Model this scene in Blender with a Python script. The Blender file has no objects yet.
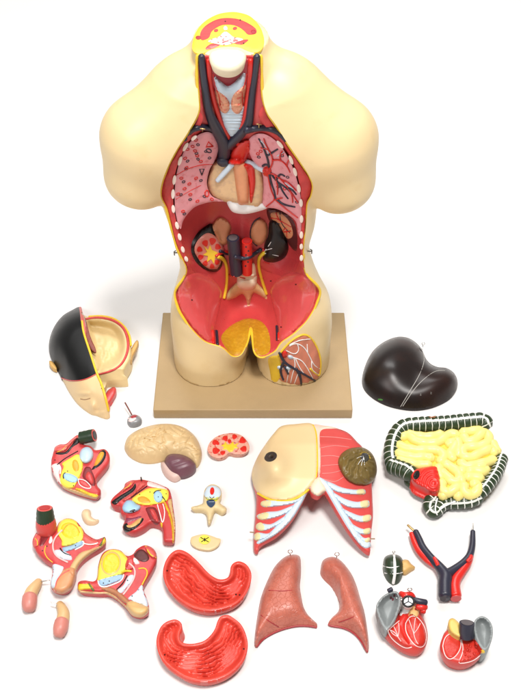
import bpy, bmesh, math, random
import numpy as np
from mathutils import Vector, Matrix
from mathutils.geometry import delaunay_2d_cdt
from mathutils.bvhtree import BVHTree

random.seed(7)
RNG = np.random.default_rng(7)
scene = bpy.context.scene
COL = scene.collection
PI = math.pi

# ------------------------------------------------------------------ camera
PITCH = math.radians(44.0)
CAM = np.array((0.0, -1.3587, 1.495))
FPX = 1050.0                       # focal length in photo pixels (521 wide)
CT, ST = math.cos(PITCH), math.sin(PITCH)

def rays(u, v):
    """unit view directions of photo points (used to read world points off known planes)"""
    u = np.asarray(u, float); v = np.asarray(v, float)
    a = (u - 260.5) / FPX; b = (350.0 - v) / FPX
    d = np.stack([a, CT + b * ST, -ST + b * CT], -1)
    return d / np.linalg.norm(d, axis=-1, keepdims=True)

def at_z(u, v, z):
    d = rays(u, v); t = (z - CAM[2]) / d[..., 2]
    return CAM + t[..., None] * d

def at_y(u, v, y):
    d = rays(u, v); t = (y - CAM[1]) / d[..., 1]
    return CAM + t[..., None] * d

# ------------------------------------------------------------------ scene graph helpers
def link(o):
    COL.objects.link(o); return o

def thing(name, label, cat, loc=(0, 0, 0), group=None):
    o = bpy.data.objects.new(name, None)
    o.empty_display_size = 0.03
    o.location = loc
    o['label'] = label; o['category'] = cat
    if group: o['group'] = group
    return link(o)

def root_loc(o):
    p = Vector((0, 0, 0))
    while o is not None:
        p += o.location; o = o.parent
    return p

def mesh_obj(name, verts, faces, mat, parent=None, smooth=True, label=None):
    """verts in world coordinates; stored relative to the parent"""
    off = root_loc(parent) if parent else Vector((0, 0, 0))
    vs = [tuple(np.asarray(p, float) - np.array(off)) for p in verts]
    me = bpy.data.meshes.new(name)
    me.from_pydata(vs, [], [tuple(int(i) for i in f) for f in faces])
    me.validate(); me.update()
    bm = bmesh.new(); bm.from_mesh(me)
    bmesh.ops.recalc_face_normals(bm, faces=bm.faces)
    bm.to_mesh(me); bm.free()
    if smooth:
        me.polygons.foreach_set('use_smooth', [True] * len(me.polygons))
    if mat is not None: me.materials.append(mat)
    o = bpy.data.objects.new(name, me)
    link(o)
    if parent: o.parent = parent
    if label: o['label'] = label
    return o

def sharp(o, deg=40):
    """mark edges sharper than deg so smooth shading keeps crisp cut edges"""
    me = o.data
    bm = bmesh.new(); bm.from_mesh(me)
    lim = math.radians(deg)
    for e in bm.edges:
        if len(e.link_faces) == 2 and e.calc_face_angle(0) > lim: e.smooth = False
    bm.to_mesh(me); bm.free()
    return o

# ------------------------------------------------------------------ materials
MATS = {}
def mat(name, col, rough=0.38, var=0.06, vscale=60, bump=0.0, bscale=180, coat=0.0, col2=None, c2scale=40, c2lo=.5, c2hi=.6, metal=0.0, spec=0.5, sss=0.0, crough=0.15):
    if name in MATS: return MATS[name]
    m = bpy.data.materials.new(name); m.use_nodes = True
    nt = m.node_tree; N = nt.nodes; L = nt.links
    b = N['Principled BSDF']
    b.inputs['Roughness'].default_value = rough
    b.inputs['Metallic'].default_value = metal
    b.inputs['Specular IOR Level'].default_value = spec
    b.inputs['Coat Weight'].default_value = coat
    b.inputs['Coat Roughness'].default_value = crough
    if sss:
        b.inputs['Subsurface Weight'].default_value = sss
        b.inputs['Subsurface Radius'].default_value = (.012, .008, .005)
        b.inputs['Subsurface Scale'].default_value = 0.4
    tc = N.new('ShaderNodeTexCoord')
    no = N.new('ShaderNodeTexNoise'); no.inputs['Scale'].default_value = vscale; no.inputs['Detail'].default_value = 5
    L.new(tc.outputs['Object'], no.inputs['Vector'])
    hs = N.new('ShaderNodeMixRGB'); hs.blend_type = 'MIX'
    hs.inputs[1].default_value = tuple(min(1, c * (1 + var)) for c in col) + (1,)
    hs.inputs[2].default_value = tuple(max(0, c * (1 - var * 1.6)) for c in col) + (1,)
    L.new(no.outputs['Fac'], hs.inputs[0])
    out = hs.outputs[0]
    if col2 is not None:
        n2 = N.new('ShaderNodeTexNoise'); n2.inputs['Scale'].default_value = c2scale; n2.inputs['Detail'].default_value = 3
        L.new(tc.outputs['Object'], n2.inputs['Vector'])
        rp = N.new('ShaderNodeMapRange'); rp.inputs[1].default_value = c2lo; rp.inputs[2].default_value = c2hi
        L.new(n2.outputs['Fac'], rp.inputs[0])
        mx = N.new('ShaderNodeMixRGB'); mx.inputs[2].default_value = tuple(col2) + (1,)
        L.new(rp.outputs[0], mx.inputs[0]); L.new(out, mx.inputs[1]); out = mx.outputs[0]
    L.new(out, b.inputs['Base Color'])
    # slight roughness variation: hand-painted plastic
    nr = N.new('ShaderNodeTexNoise'); nr.inputs['Scale'].default_value = 25
    L.new(tc.outputs['Object'], nr.inputs['Vector'])
    mr = N.new('ShaderNodeMapRange'); mr.inputs[3].default_value = max(.05, rough - .08); mr.inputs[4].default_value = rough + .1
    L.new(nr.outputs['Fac'], mr.inputs[0]); L.new(mr.outputs[0], b.inputs['Roughness'])
    if bump:
        nb = N.new('ShaderNodeTexNoise'); nb.inputs['Scale'].default_value = bscale; nb.inputs['Detail'].default_value = 4
        L.new(tc.outputs['Object'], nb.inputs['Vector'])
        bp = N.new('ShaderNodeBump'); bp.inputs['Strength'].default_value = bump; bp.inputs['Distance'].default_value = .002
        L.new(nb.outputs['Fac'], bp.inputs['Height']); L.new(bp.outputs[0], b.inputs['Normal'])
    MATS[name] = m
    return m

# ------------------------------------------------------------------ curves / polygons
def catmull(P, step, closed=True):
    P = np.asarray(P, float); n = len(P)
    out = []
    rng = range(n) if closed else range(n - 1)
    for i in rng:
        if closed:
            p0, p1, p2, p3 = P[(i - 1) % n], P[i], P[(i + 1) % n], P[(i + 2) % n]
        else:
            p0 = P[i - 1] if i > 0 else 2 * P[0] - P[1]
            p1, p2 = P[i], P[i + 1]
            p3 = P[i + 2] if i + 2 < n else 2 * P[-1] - P[-2]
        k = max(1, int(math.ceil(np.linalg.norm(p2 - p1) / step)))
        for j in range(k):
            t = j / k
            out.append(0.5 * ((2 * p1) + (-p0 + p2) * t + (2 * p0 - 5 * p1 + 4 * p2 - p3) * t * t + (-p0 + 3 * p1 - 3 * p2 + p3) * t ** 3))
    if not closed: out.append(P[-1])
    return np.array(out)

def inside(poly, pts):
    x, y = pts[:, 0], pts[:, 1]
    r = np.zeros(len(pts), bool)
    xi, yi = poly[:, 0], poly[:, 1]
    xj, yj = np.roll(xi, 1), np.roll(yi, 1)
    for a, b, c, d in zip(xi, yi, xj, yj):
        if b == d: continue
        cond = ((b > y) != (d > y)) & (x < (c - a) * (y - b) / (d - b) + a)
        r ^= cond
    return r

def seg_dist(poly, pts, closed=True):
    A = poly; B = np.roll(poly, -1, 0)
    if not closed: A = A[:-1]; B = B[:-1]
    best = np.full(len(pts), 1e9)
    for a, b in zip(A, B):
        ab = b - a; l = ab @ ab + 1e-12
        t = np.clip(((pts - a) @ ab) / l, 0, 1)
        d = np.linalg.norm(pts - (a + t[:, None] * ab), axis=1)
        best = np.minimum(best, d)
    return best

def fill(outline, s, smooth=True):
    """triangulated fill of an outline: verts2d, tris, number of boundary verts, distance to the outline"""
    B = catmull(outline, s) if smooth else np.asarray(outline, float)
    lo, hi = B.min(0), B.max(0)
    gx = np.arange(lo[0], hi[0], s); gy = np.arange(lo[1], hi[1], s * .866)
    X, Y = np.meshgrid(gx, gy); X[1::2] += s / 2
    G = np.stack([X.ravel(), Y.ravel()], 1)
    G = G[inside(B, G)]
    if len(G):
        G = G[seg_dist(B, G) > s * .45]
    V = np.concatenate([B, G]) if len(G) else B
    n = len(B)
    r = delaunay_2d_cdt([Vector(p) for p in V], [], [list(range(n))], 1, 1e-6)
    V2 = np.array([tuple(p) for p in r[0]])
    F = [tuple(f) for f in r[2]]
    cen = np.array([V2[list(f)].mean(0) for f in F])
    keep = inside(B, cen)
    F = [f for f, k in zip(F, keep) if k]
    d = seg_dist(B, V2)
    d[d < 1e-5] = 0
    # boundary loop from face edges
    return V2, F, d

def boundary_loops(F):
    cnt = {}
    for f in F:
        for i in range(len(f)):
            a, b = f[i], f[(i + 1) % len(f)]
            cnt[(a, b)] = cnt.get((a, b), 0) + 1
    return [(a, b) for (a, b) in cnt if (b, a) not in cnt]

def dome(d, R, p=2.0):
    k = np.clip(1 - d / R, 0, 1)
    return (1 - k ** p) ** (1 / p)

class Geo:
    def __init__(s): s.V = []; s.F = []
    def add(s, V, F):
        o = len(s.V); s.V += [tuple(p) for p in V]; s.F += [tuple(i + o for i in f) for f in F]; return s
    def bvh(s): return BVHTree.FromPolygons([Vector(p) for p in s.V], s.F)
    def obj(s, name, m, parent=None, smooth=True, label=None, crisp=None):
        o = mesh_obj(name, s.V, s.F, m, parent, smooth, label)
        if crisp: sharp(o, crisp)
        return o

def solid(outline, place, hfun=0.0, back=0.01, s=3.0, smooth=True, taper=1.0, geo=None):
    """closed solid over an outline: place(u, v, h) gives the world point at height h over its base surface"""
    V, F, d = fill(outline, s, smooth)
    u, v = V[:, 0], V[:, 1]
    h = hfun(u, v, d) if callable(hfun) else np.full(len(V), float(hfun))
    top = place(u, v, h)
    c = V.mean(0)
    Vb = c + (V - c) * taper
    bt = place(Vb[:, 0], Vb[:, 1], np.full(len(V), -float(back)))
    n = len(V)
    g = geo or Geo()
    faces = [tuple(f) for f in F] + [tuple(i + n for i in reversed(f)) for f in F]
    for a, b in boundary_loops(F): faces.append((b, a, a + n, b + n))
    g.add(np.concatenate([top, bt]), faces)
    return g

def frame(P0, n):
    """place() for a plane through P0 with normal n; heights along n"""
    P0 = np.asarray(P0, float); n = np.asarray(n, float); n = n / np.linalg.norm(n)
    def place(u, v, h):
        d = rays(u, v)
        t = ((P0 - CAM) @ n) / (d @ n)
        return CAM + t[..., None] * d + np.asarray(h)[..., None] * n
    return place

def flat(z, tilt=0.0, at=None):
    """horizontal plane at height z, optionally leaning towards the camera about the photo point `at`"""
    if not tilt: return frame((0, 0, z), (0, 0, 1))
    p = at_z(at[0], at[1], z)
    a = math.radians(tilt)
    return frame(p, (0, -math.sin(a), math.cos(a)))

def on(bvh, along='ray'):
    """place() for an existing surface: heights along its normal (or towards the viewer)"""
    C = Vector(CAM)
    def place(u, v, h):
        d = rays(u, v); h = np.broadcast_to(np.asarray(h, float), np.shape(d)[:-1])
        flat_d = d.reshape(-1, 3); hh = h.reshape(-1); out = []
        last = 1.9
        ts = []
        for q in flat_d:
            loc, nor, idx, dist = bvh.ray_cast(C, Vector(q))
            ts.append((dist, nor) if loc is not None else None)
        good = [t[0] for t in ts if t]
        med = float(np.median(good)) if good else 1.8
        for q, t, k in zip(flat_d, ts, hh):
            q = Vector(q)
            if t is None:
                loc, nor, idx, dd = bvh.find_nearest(C + q * med)
                p = loc
            else:
                p = C + q * t[0]; nor = t[1]
            if along == 'normal':
                if nor.dot(q) > 0: nor = -nor
                p = p + nor * k
            else:
                p = p - q * k
            out.append(tuple(p))
        return np.array(out).reshape(np.shape(d))
    return place

def tube(P, R, n=10, step=None, caps=True, geo=None, flatn=None):
    """swept tube through world points with a radius per point"""
    P = np.asarray(P, float); R = np.broadcast_to(np.asarray(R, float), (len(P),))
    if step:
        Q = catmull(np.concatenate([P, R[:, None]], 1), step, closed=False)
        P, R = Q[:, :3], np.abs(Q[:, 3])
    g = geo or Geo()
    T = np.gradient(P, axis=0); T /= np.linalg.norm(T, axis=1, keepdims=True) + 1e-12
    up = np.array((0, 0, 1.0)) if abs(T[0][2]) < .9 else np.array((0, 1.0, 0))
    nrm = np.cross(T[0], up); nrm /= np.linalg.norm(nrm)
    V = []; k = len(P)
    ang = np.linspace(0, 2 * PI, n, endpoint=False)
    rings = []
    if caps:
        rings += [(0, -.5, .65), (0, -.2, .92)]
    rings += [(i, 0, 1) for i in range(k)]
    if caps:
        rings += [(k - 1, .2, .92), (k - 1, .5, .65)]
    N = [nrm]
    for i in range(1, k):
        v = N[-1] - T[i] * (N[-1] @ T[i]); v /= np.linalg.norm(v) + 1e-12; N.append(v)
    for i, off, sc in rings:
        b = np.cross(T[i], N[i])
        c = P[i] + T[i] * off * R[i]
        for a in ang:
            V.append(c + (N[i] * math.cos(a) + b * math.sin(a)) * R[i] * sc)
    F = []
    m = len(rings)
    for i in range(m - 1):
        for j in range(n):
            F.append((i * n + j, i * n + (j + 1) % n, (i + 1) * n + (j + 1) % n, (i + 1) * n + j))
    F.append(tuple(range(n))[::-1]); F.append(tuple((m - 1) * n + j for j in range(n)))
    g.add(V, F)
    return g

def px_tube(place, pts, r, off=0.0, **k):
    pts = np.asarray(pts, float)
    return tube(place(pts[:, 0], pts[:, 1], np.full(len(pts), off)), r, **k)

def ellipse(cx, cy, a, b, rot=0, n=20):
    t = np.linspace(0, 2 * PI, n, endpoint=False); r = math.radians(rot)
    x = a * np.cos(t); y = b * np.sin(t)
    return np.stack([cx + x * math.cos(r) - y * math.sin(r), cy + x * math.sin(r) + y * math.cos(r)], 1)

def ellipsoid(c, r, rot=None, n=24, m=14, geo=None, fn=None):
    V = []; F = []
    M = np.array(rot.to_matrix()) if rot is not None else np.eye(3)
    for i in range(m + 1):
        th = PI * i / m
        for j in range(n):
            ph = 2 * PI * j / n
            p = np.array((math.sin(th) * math.cos(ph), math.sin(th) * math.sin(ph), math.cos(th)))
            q = p * np.array(r)
            if fn: q = q * fn(p)
            V.append(np.array(c) + M @ q)
    for i in range(m):
        for j in range(n):
            F.append((i * n + j, (i + 1) * n + j, (i + 1) * n + (j + 1) % n, i * n + (j + 1) % n))
    g = geo or Geo(); g.add(V, F); return g

class RBF:
    """thin-plate interpolation of scattered control values"""
    def __init__(s, P, w, lam=1e-3):
        s.P = np.asarray(P, float) / 100.; n = len(s.P); w = np.asarray(w, float)
        K = s.k(np.linalg.norm(s.P[:, None] - s.P[None], axis=2)) + lam * np.eye(n)
        Q = np.concatenate([np.ones((n, 1)), s.P], 1)
        A = np.block([[K, Q], [Q.T, np.zeros((3, 3))]])
        x = np.linalg.solve(A, np.concatenate([w, np.zeros(3)]))
        s.a, s.b = x[:n], x[n:]
    @staticmethod
    def k(r): return r * r * np.log(r + 1e-9)
    def __call__(s, u, v):
        q = np.stack([np.asarray(u, float), np.asarray(v, float)], -1) / 100.
        sh = q.shape[:-1]; q = q.reshape(-1, 2)
        K = s.k(np.linalg.norm(q[:, None] - s.P[None], axis=2))
        return (K @ s.a + s.b[0] + q @ s.b[1:]).reshape(sh)

def by_y(yfun):
    """place() for a surface given by its depth y over the photo; heights run back towards the viewer"""
    def place(u, v, h):
        d = rays(u, v); y = yfun(u, v) if callable(yfun) else np.full(np.shape(u), float(yfun))
        t = (y - CAM[1]) / d[..., 1]
        return CAM + (t - np.asarray(h))[..., None] * d
    return place

def vnoise(u, v, seed=0, sc=1.0):
    """cheap smooth value noise for shape irregularity"""
    u = np.asarray(u, float) * sc; v = np.asarray(v, float) * sc
    r = np.random.default_rng(seed); o = np.zeros(np.shape(u))
    for k in range(7):
        a = r.uniform(0, 2 * PI); f = r.uniform(.5, 1.7); p = r.uniform(0, 2 * PI)
        o = o + np.sin((u * math.cos(a) + v * math.sin(a)) * f + p)
    return o / 7 * 1.6
# ------------------------------------------------------------------ camera, floor, light
cam_d = bpy.data.cameras.new('camera'); cam = bpy.data.objects.new('camera', cam_d); link(cam)
cam.location = CAM; cam.rotation_euler = (PI / 2 - PITCH, 0, 0)
cam_d.sensor_fit = 'HORIZONTAL'; cam_d.sensor_width = 36.0; cam_d.lens = 36.0 * FPX / 521.0
cam_d.clip_start = .05; cam_d.clip_end = 60
scene.camera = cam
scene.render.resolution_x = 762; scene.render.resolution_y = 1024
scene.view_settings.view_transform = 'Standard'; scene.view_settings.look = 'None'
scene.view_settings.exposure = 0.0; scene.view_settings.gamma = 1.0

W = bpy.data.worlds.new('World'); scene.world = W; W.use_nodes = True
W.node_tree.nodes['Background'].inputs[0].default_value = (1.0, .985, .97, 1)
W.node_tree.nodes['Background'].inputs[1].default_value = 0.26

def area(name, loc, target, size, size_y, power, col=(1, 1, 1)):
    l = bpy.data.lights.new(name, 'AREA'); l.shape = 'RECTANGLE'; l.size = size; l.size_y = size_y
    l.energy = power; l.color = col
    o = bpy.data.objects.new(name, l); link(o)
    o.location = loc
    o.rotation_euler = (Vector(target) - Vector(loc)).to_track_quat('-Z', 'Y').to_euler()
    return o
area('key_softbox', (0.35, -0.9, 3.6), (0.0, 0.15, 0.1), 0.7, 0.7, 134, (1, .97, .94))
area('fill_softbox', (-1.6, -1.8, 2.8), (0, 0.1, 0.1), 1.1, 1.1, 48, (1, .99, .98))
area('background_fill', (0.1, 2.4, 3.4), (0, 1.1, 0.0), 2.4, 1.2, 92, (1, .99, .98))  # added unseen lamp that whitens the far stretch of paper

FM = mat('white_paper', (.735, .72, .708), rough=.6, var=.005, spec=.2)
g = Geo(); g.add([(-8, -5, 0), (8, -5, 0), (8, 10, 0), (-8, 10, 0)], [(0, 1, 2, 3)])
fl = g.obj('ground', FM, smooth=False); fl['kind'] = 'structure'
# ------------------------------------------------------------------ materials of the model
SKIN = mat('skin_plastic', (.77, .595, .325), rough=.40, var=.035, col2=(.72, .535, .27), c2scale=22, c2lo=.60, c2hi=.80, vscale=8, bump=.03, bscale=400)
YEL = mat('fat_yellow', (.80, .53, .03), rough=.4, var=.08, vscale=90)
RED = mat('muscle_red', (.58, .058, .058), rough=.30, var=.10, vscale=40, bump=.12, bscale=140)
DRED = mat('deep_red', (.36, .022, .03), rough=.36, var=.12, vscale=60, bump=.15, bscale=160)
ART = mat('artery_red', (.62, .02, .013), rough=.3, var=.06)
VEIN = mat('vein_navy', (.022, .022, .04), rough=.38, var=.15)
PINK = mat('lung_pink', (.74, .30, .33), rough=.42, var=.08, vscale=120, col2=(.62, .18, .20), c2scale=90, c2lo=.58, c2hi=.72)
CREAM = mat('bone_cream', (.82, .72, .52), rough=.45, var=.05)
RIBM = mat('rib_white', (.88, .74, .66), rough=.5, var=.04)
CART = mat('cartilage_blue', (.56, .66, .74), rough=.42, var=.06, vscale=90)
PEACH = mat('gland_peach', (.66, .28, .135), rough=.42, var=.08, vscale=80, bump=.1)
TAN = mat('pleura_tan', (.68, .45, .24), rough=.45, var=.10, vscale=90, col2=(.58, .38, .22), c2scale=140, c2lo=.52, c2hi=.66)
BLACK = mat('black_enamel', (.012, .010, .010), rough=.3, var=.1, spec=.35)
SRED = mat('section_red', (.54, .045, .046), rough=.34, var=.18, vscale=60, bump=.15, bscale=120)
WHITE = mat('paint_white', (.82, .82, .80), rough=.45, var=.03)
METAL = mat('pin_steel', (.62, .60, .56), rough=.28, metal=1.0, var=.05)
ILI = mat('iliac_gloss', (.64, .080, .080), rough=.22, var=.08, vscale=40, bump=.05, bscale=140, coat=.9, crough=.05)
GOLDEN = mat('pelvic_ochre', (.50, .25, .012), rough=.24, col2=(.58, .32, .02), c2scale=130, c2lo=.5, c2hi=.7, var=.14, vscale=150, bump=.35, bscale=160)
BOARD = mat('board_tan', (.385, .265, .13), rough=.5, var=.08, vscale=22, bump=.04)

T = thing('torso_model', 'open cream anatomical torso with red cavity standing on a tan board', 'anatomical model', (-.017, .14, 0))

# ---------------- base board
def rbox(x0, x1, y0, y1, z0, z1, r):
    bm = bmesh.new()
    bmesh.ops.create_cube(bm, size=1)
    for v in bm.verts:
        v.co = Vector((x0 + (v.co.x + .5) * (x1 - x0), y0 + (v.co.y + .5) * (y1 - y0), z0 + (v.co.z + .5) * (z1 - z0)))
    bmesh.ops.bevel(bm, geom=list(bm.edges), offset=r, segments=3, profile=.5, affect='EDGES')
    bm.verts.ensure_lookup_table(); bm.verts.index_update()
    V = [tuple(v.co) for v in bm.verts]; F = [tuple(v.index for v in f.verts) for f in bm.faces]
    bm.free(); g = Geo(); g.add(V, F); return g
rbox(-.2045, .1755, 0.0, .278, 0.0005, .024, .002).obj('base_board', BOARD, T, crisp=35)

# ---------------- skin solid as a smooth union of body masses, meshed with surface nets
def smin(a, b, k):
    h = np.clip(.5 + .5 * (b - a) / k, 0, 1)
    return b * (1 - h) + a * h - k * h * (1 - h)

def cone(P, a, b, ra, rb, sy=1.0):
    a = np.array(a, float); b = np.array(b, float); s = np.array((1, sy, 1))
    p = (P - a) * s; ab = (b - a) * s
    t = np.clip((p @ ab) / (ab @ ab), 0, 1)
    return np.linalg.norm(p - t[..., None] * ab, axis=-1) - (ra + (rb - ra) * t)

TZ = np.array([-.05, .02, .07, .12, .165, .20, .24, .297, .352, .40, .46, .52, .58, .62])
TA = np.array([.152, .155, .157, .157, .151, .138, .126, .1215, .131, .138, .146, .145, .118, .080])
TX = np.array([-.017, -.017, -.017, -.018, -.019, -.022, -.025, -.032, -.033, -.037, -.038, -.037, -.038, -.042])
TB = np.array([.094, .094, .096, .098, .095, .09, .084, .085, .09, .092, .094, .094, .085, .068])
TY = np.array([.157, .157, .157, .158, .160, .162, .163, .163, .163, .164, .165, .168, .172, .175])

def smooth_interp(z, zs, ws):
    z = np.clip(z, zs[0], zs[-1])
    i = np.clip(np.searchsorted(zs, z) - 1, 0, len(zs) - 2)
    m = np.gradient(ws, zs)
    h = zs[i + 1] - zs[i]; t = (z - zs[i]) / h
    return (2 * t**3 - 3 * t**2 + 1) * ws[i] + (t**3 - 2 * t**2 + t) * h * m[i] + (-2 * t**3 + 3 * t**2) * ws[i + 1] + (t**3 - t**2) * h * m[i + 1]

def body(P):
    x, y, z = P[..., 0], P[..., 1], P[..., 2]
    a = smooth_interp(z, TZ, TA); b = smooth_interp(z, TZ, TB); cx = smooth_interp(z, TZ, TX); cy = smooth_interp(z, TZ, TY)
    n = 2.35
    q = (np.abs((x - cx) / a) ** n + np.abs((y - cy) / b) ** n) ** (1 / n)
    tr = (q - 1) * np.minimum(a, b)
    trunk = np.maximum(tr, z - .60)
    # cleft between the thighs: only the columns continue below the crotch
    def col(cx, a, cy, b):
        q = (np.abs((x - cx) / a) ** 2.3 + np.abs((y - cy) / b) ** 2.3) ** (1 / 2.3)
        return (q - 1) * min(a, b)
    legs = smin(col(-.0985, .0745, .155, .094), col(.0635, .0745, .155, .092), .006)
    w = np.clip((z - .055) / .075, 0, 1); w = w * w * (3 - 2 * w)
    d = trunk * w + np.maximum(legs, z - .2) * (1 - w)
    # cleft in front of the crotch
    cw = .0035 + np.clip(.138 - y, 0, 1) * .10 + np.clip(.09 - z, 0, 1) * .05
    cl = np.maximum(np.maximum(np.abs(x + .0185) - cw, y - .140), z - .22)
    d = -smin(-d, cl, .012)
    for sh in (((-.112, .165, .602), (-.192, .148, .532), .068, .074), ((.034, .165, .600), (.121, .148, .528), .068, .074)):
        d = smin(d, cone(P, *sh), .05)
    # short upper-arm stumps with a rounded flat end
    for top, low, zc in (((-.192, .148, .530), (-.2185, .142, .410), .413), ((.121, .148, .526), (.1480, .142, .402), .404)):
        arm = -smin(-cone(P, top, low, .074, .0535), -(zc - .002 - z + .25 * np.abs(x + .035) - .045), .045)
        d = smin(d, arm, .012)
    d = smin(d, cone(P, (-.0475, .181, .76), (-.047, .176, .58), .0555, .062, .78), .025)
    d = smin(d, cone(P, (-.048, .178, .652), (-.115, .17, .60), .052, .06), .03)
    d = smin(d, cone(P, (-.044, .178, .652), (.036, .17, .598), .052, .06), .03)
    d = np.maximum(d, z - .700)
    d = np.maximum(d, .0235 - z)
    return d

def surface_nets(fn, lo, hi, h):
    lo = np.array(lo); n = np.ceil((np.array(hi) - lo) / h).astype(int) + 1
    ax = [lo[i] + h * np.arange(n[i]) for i in range(3)]
    G = np.stack(np.meshgrid(*ax, indexing='ij'), -1)
    D = fn(G)
    S = D < 0
    c = [slice(None, -1), slice(1, None)]
    acc = np.zeros(tuple(n - 1) + (3,)); cnt = np.zeros(tuple(n - 1))
    corners = [(i, j, k) for i in (0, 1) for j in (0, 1) for k in (0, 1)]
    for p in corners:
        for axis in range(3):
            if p[axis]: continue
            q = list(p); q[axis] = 1
            d0 = D[c[p[0]], c[p[1]], c[p[2]]]; d1 = D[c[q[0]], c[q[1]], c[q[2]]]
            cr = (d0 < 0) != (d1 < 0)
            t = np.where(cr, d0 / np.where(cr, d0 - d1, 1), 0)
            pos = np.broadcast_to(np.array(p, float), acc.shape).copy()
            pos[..., axis] += t
            acc += np.where(cr[..., None], pos, 0); cnt += cr
    act = cnt > 0
    idx = np.full(act.shape, -1); idx[act] = np.arange(act.sum())
    V = (np.argwhere(act) + acc[act] / cnt[act][:, None]) * h + lo
    F = []
    for axis in range(3):
        a, b = (axis + 1) % 3, (axis + 2) % 3
        s0 = [slice(None)] * 3; s1 = [slice(None)] * 3
        s0[axis] = slice(None, -1); s1[axis] = slice(1, None)
        cr = S[tuple(s0)] != S[tuple(s1)]
        ii = np.argwhere(cr)
        ii = ii[(ii[:, a] > 0) & (ii[:, b] > 0) & (ii[:, a] < n[a] - 1) & (ii[:, b] < n[b] - 1)]
        sg = S[tuple(ii.T)]
        def at(da, db):
            q = ii.copy(); q[:, a] -= da; q[:, b] -= db; return idx[tuple(q.T)]
        quad = np.stack([at(1, 1), at(0, 1), at(0, 0), at(1, 0)], 1)
        quad[~sg] = quad[~sg][:, ::-1]
        F.append(quad)
    return V, np.concatenate(F)

SV, SF = surface_nets(body, (-.30, .02, .005), (.23, .30, .715), .0045)
for _ in range(2):                                   # pull vertices onto the exact surface
    e = 1e-4; d0 = body(SV)
    gr = np.stack([(body(SV + np.eye(3)[i] * e) - d0) / e for i in range(3)], -1)
    st = -d0[:, None] * gr / (np.sum(gr * gr, -1, keepdims=True) + 1e-9)
    SV = SV + np.clip(st, -.003, .003) * .8

# ---------------- the opening: rim points (photo x, photo y, depth y)
RIML = [(204, 55, .114), (198, 55.3, .113), (197, 57, .112), (196.8, 68, .112), (197, 82, .112), (198.5, 98, .111), (198, 113, .110), (188, 132, .108), (177, 149, .110), (169, 164, .112), (162, 182, .113), (160.5, 196, .115), (166, 209, .117), (171, 228, .120), (177, 249, .122), (185.5, 267, .124), (184, 277, .124), (175, 292, .122), (178, 308, .110), (184, 319, .100), (192, 330, .090), (205, 342, .080), (222, 348, .073), (232, 356.5, .069), (241, 355, .073), (247, 344, .094), (249.5, 334, .118), (250.8, 328, .135)]
RIMR = [(252, 334, .118), (253.7, 350, .08), (258, 356.5, .072), (265, 357, .069), (276, 351, .073), (282, 342.5, .081), (297, 331.7, .088), (310, 317, .101), (317, 303, .114), (319.6, 289, .122), (306, 273, .124), (304, 255, .122), (305, 238, .12), (307, 213, .117), (308, 203, .116), (311.8, 195, .115), (312.5, 183, .113), (303, 166, .112), (286, 141, .110), (276, 125, .109), (268, 114, .109), (264, 103, .110), (262.3, 90, .112), (262, 74, .112), (261.5, 58, .112), (260.5, 55.6, .113), (254, 55, .114)]
RIM = RIML + RIMR
INNER = [(231, 58, .12), (215, 58, .118), (248, 58, .118), (231, 85, .128), (207, 90, .118), (256, 90, .118), (231, 115, .136), (207, 122, .124), (257, 122, .124), (231, 140, .150),
         (186, 165, .150), (192, 190, .160), (200, 150, .160), (215, 170, .18), (240, 170, .18), (265, 170, .18), (282, 160, .160), (296, 190, .160), (300, 172, .150),
         (180, 205, .145), (304, 205, .145), (184, 225, .160), (301, 225, .16), (190, 240, .178), (297, 240, .178),
         (205, 215, .205), (245, 212, .21), (285, 212, .205), (205, 240, .208), (285, 240, .208), (245, 240, .212), (245, 262, .214), (212, 262, .205), (278, 262, .205), (197, 258, .188), (294, 258, .188),
         (195, 280, .152), (205, 290, .168), (295, 280, .152), (288, 290, .168), (188, 300, .128), (198, 312, .126), (209, 325, .118), (304, 300, .128), (294, 314, .126), (282, 328, .116), (214, 305, .17), (279, 305, .17),
         (225, 285, .21), (268, 285, .21), (246, 285, .222), (246, 300, .226), (228, 303, .205), (266, 303, .205), (246, 312, .205), (226, 320, .175), (266, 320, .175), (222, 335, .125), (270, 335, .12), (246, 322, .165), (235, 345, .098), (262, 347, .096), (238, 330, .135), (258, 332, .13)]
CUT = RIM + INNER
YB = RBF([p[:2] for p in CUT], [p[2] for p in CUT], lam=3e-4)
rim2 = [p[:2] for p in RIM]
lining_place = by_y(YB)

# shell minus the volume in front of the lining
lv, lf, ld = fill(rim2, 3.6)
ptop = by_y(lambda u, v: YB(u, v) + .0016)(lv[:, 0], lv[:, 1], np.zeros(len(lv)))
dr = rays(lv[:, 0], lv[:, 1])
pfront = ptop - dr * .32
n = len(lv)
cf = [tuple(f) for f in lf] + [tuple(i + n for i in reversed(f)) for f in lf] + [(b, a, a + n, b + n) for a, b in boundary_loops(lf)]
cutter = mesh_obj('cutter', np.concatenate([ptop, pfront]), cf, SKIN)
shell = mesh_obj('body_shell', SV, SF, SKIN, T)
bo = shell.modifiers.new('open', 'BOOLEAN'); bo.operation = 'DIFFERENCE'; bo.object = cutter; bo.solver = 'EXACT'
bpy.context.view_layer.update()
ev = shell.evaluated_get(bpy.context.evaluated_depsgraph_get())
me2 = bpy.data.meshes.new_from_object(ev)
shell.modifiers.clear(); shell.data = me2
bpy.data.objects.remove(cutter, do_unlink=True)
me2.polygons.foreach_set('use_smooth', [True] * len(me2.polygons))
sharp(shell, 50)
SHELLG = Geo(); off = root_loc(T); SHELLG.V = [tuple(v.co + off) for v in me2.vertices]; SHELLG.F = [tuple(p.vertices) for p in me2.polygons]

LIN = solid(rim2, lining_place, 0.0, .0008, s=3.2)
LIN.obj('cavity_lining', RED, T)
SURF = Geo(); SURF.add(LIN.V, LIN.F)
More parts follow.
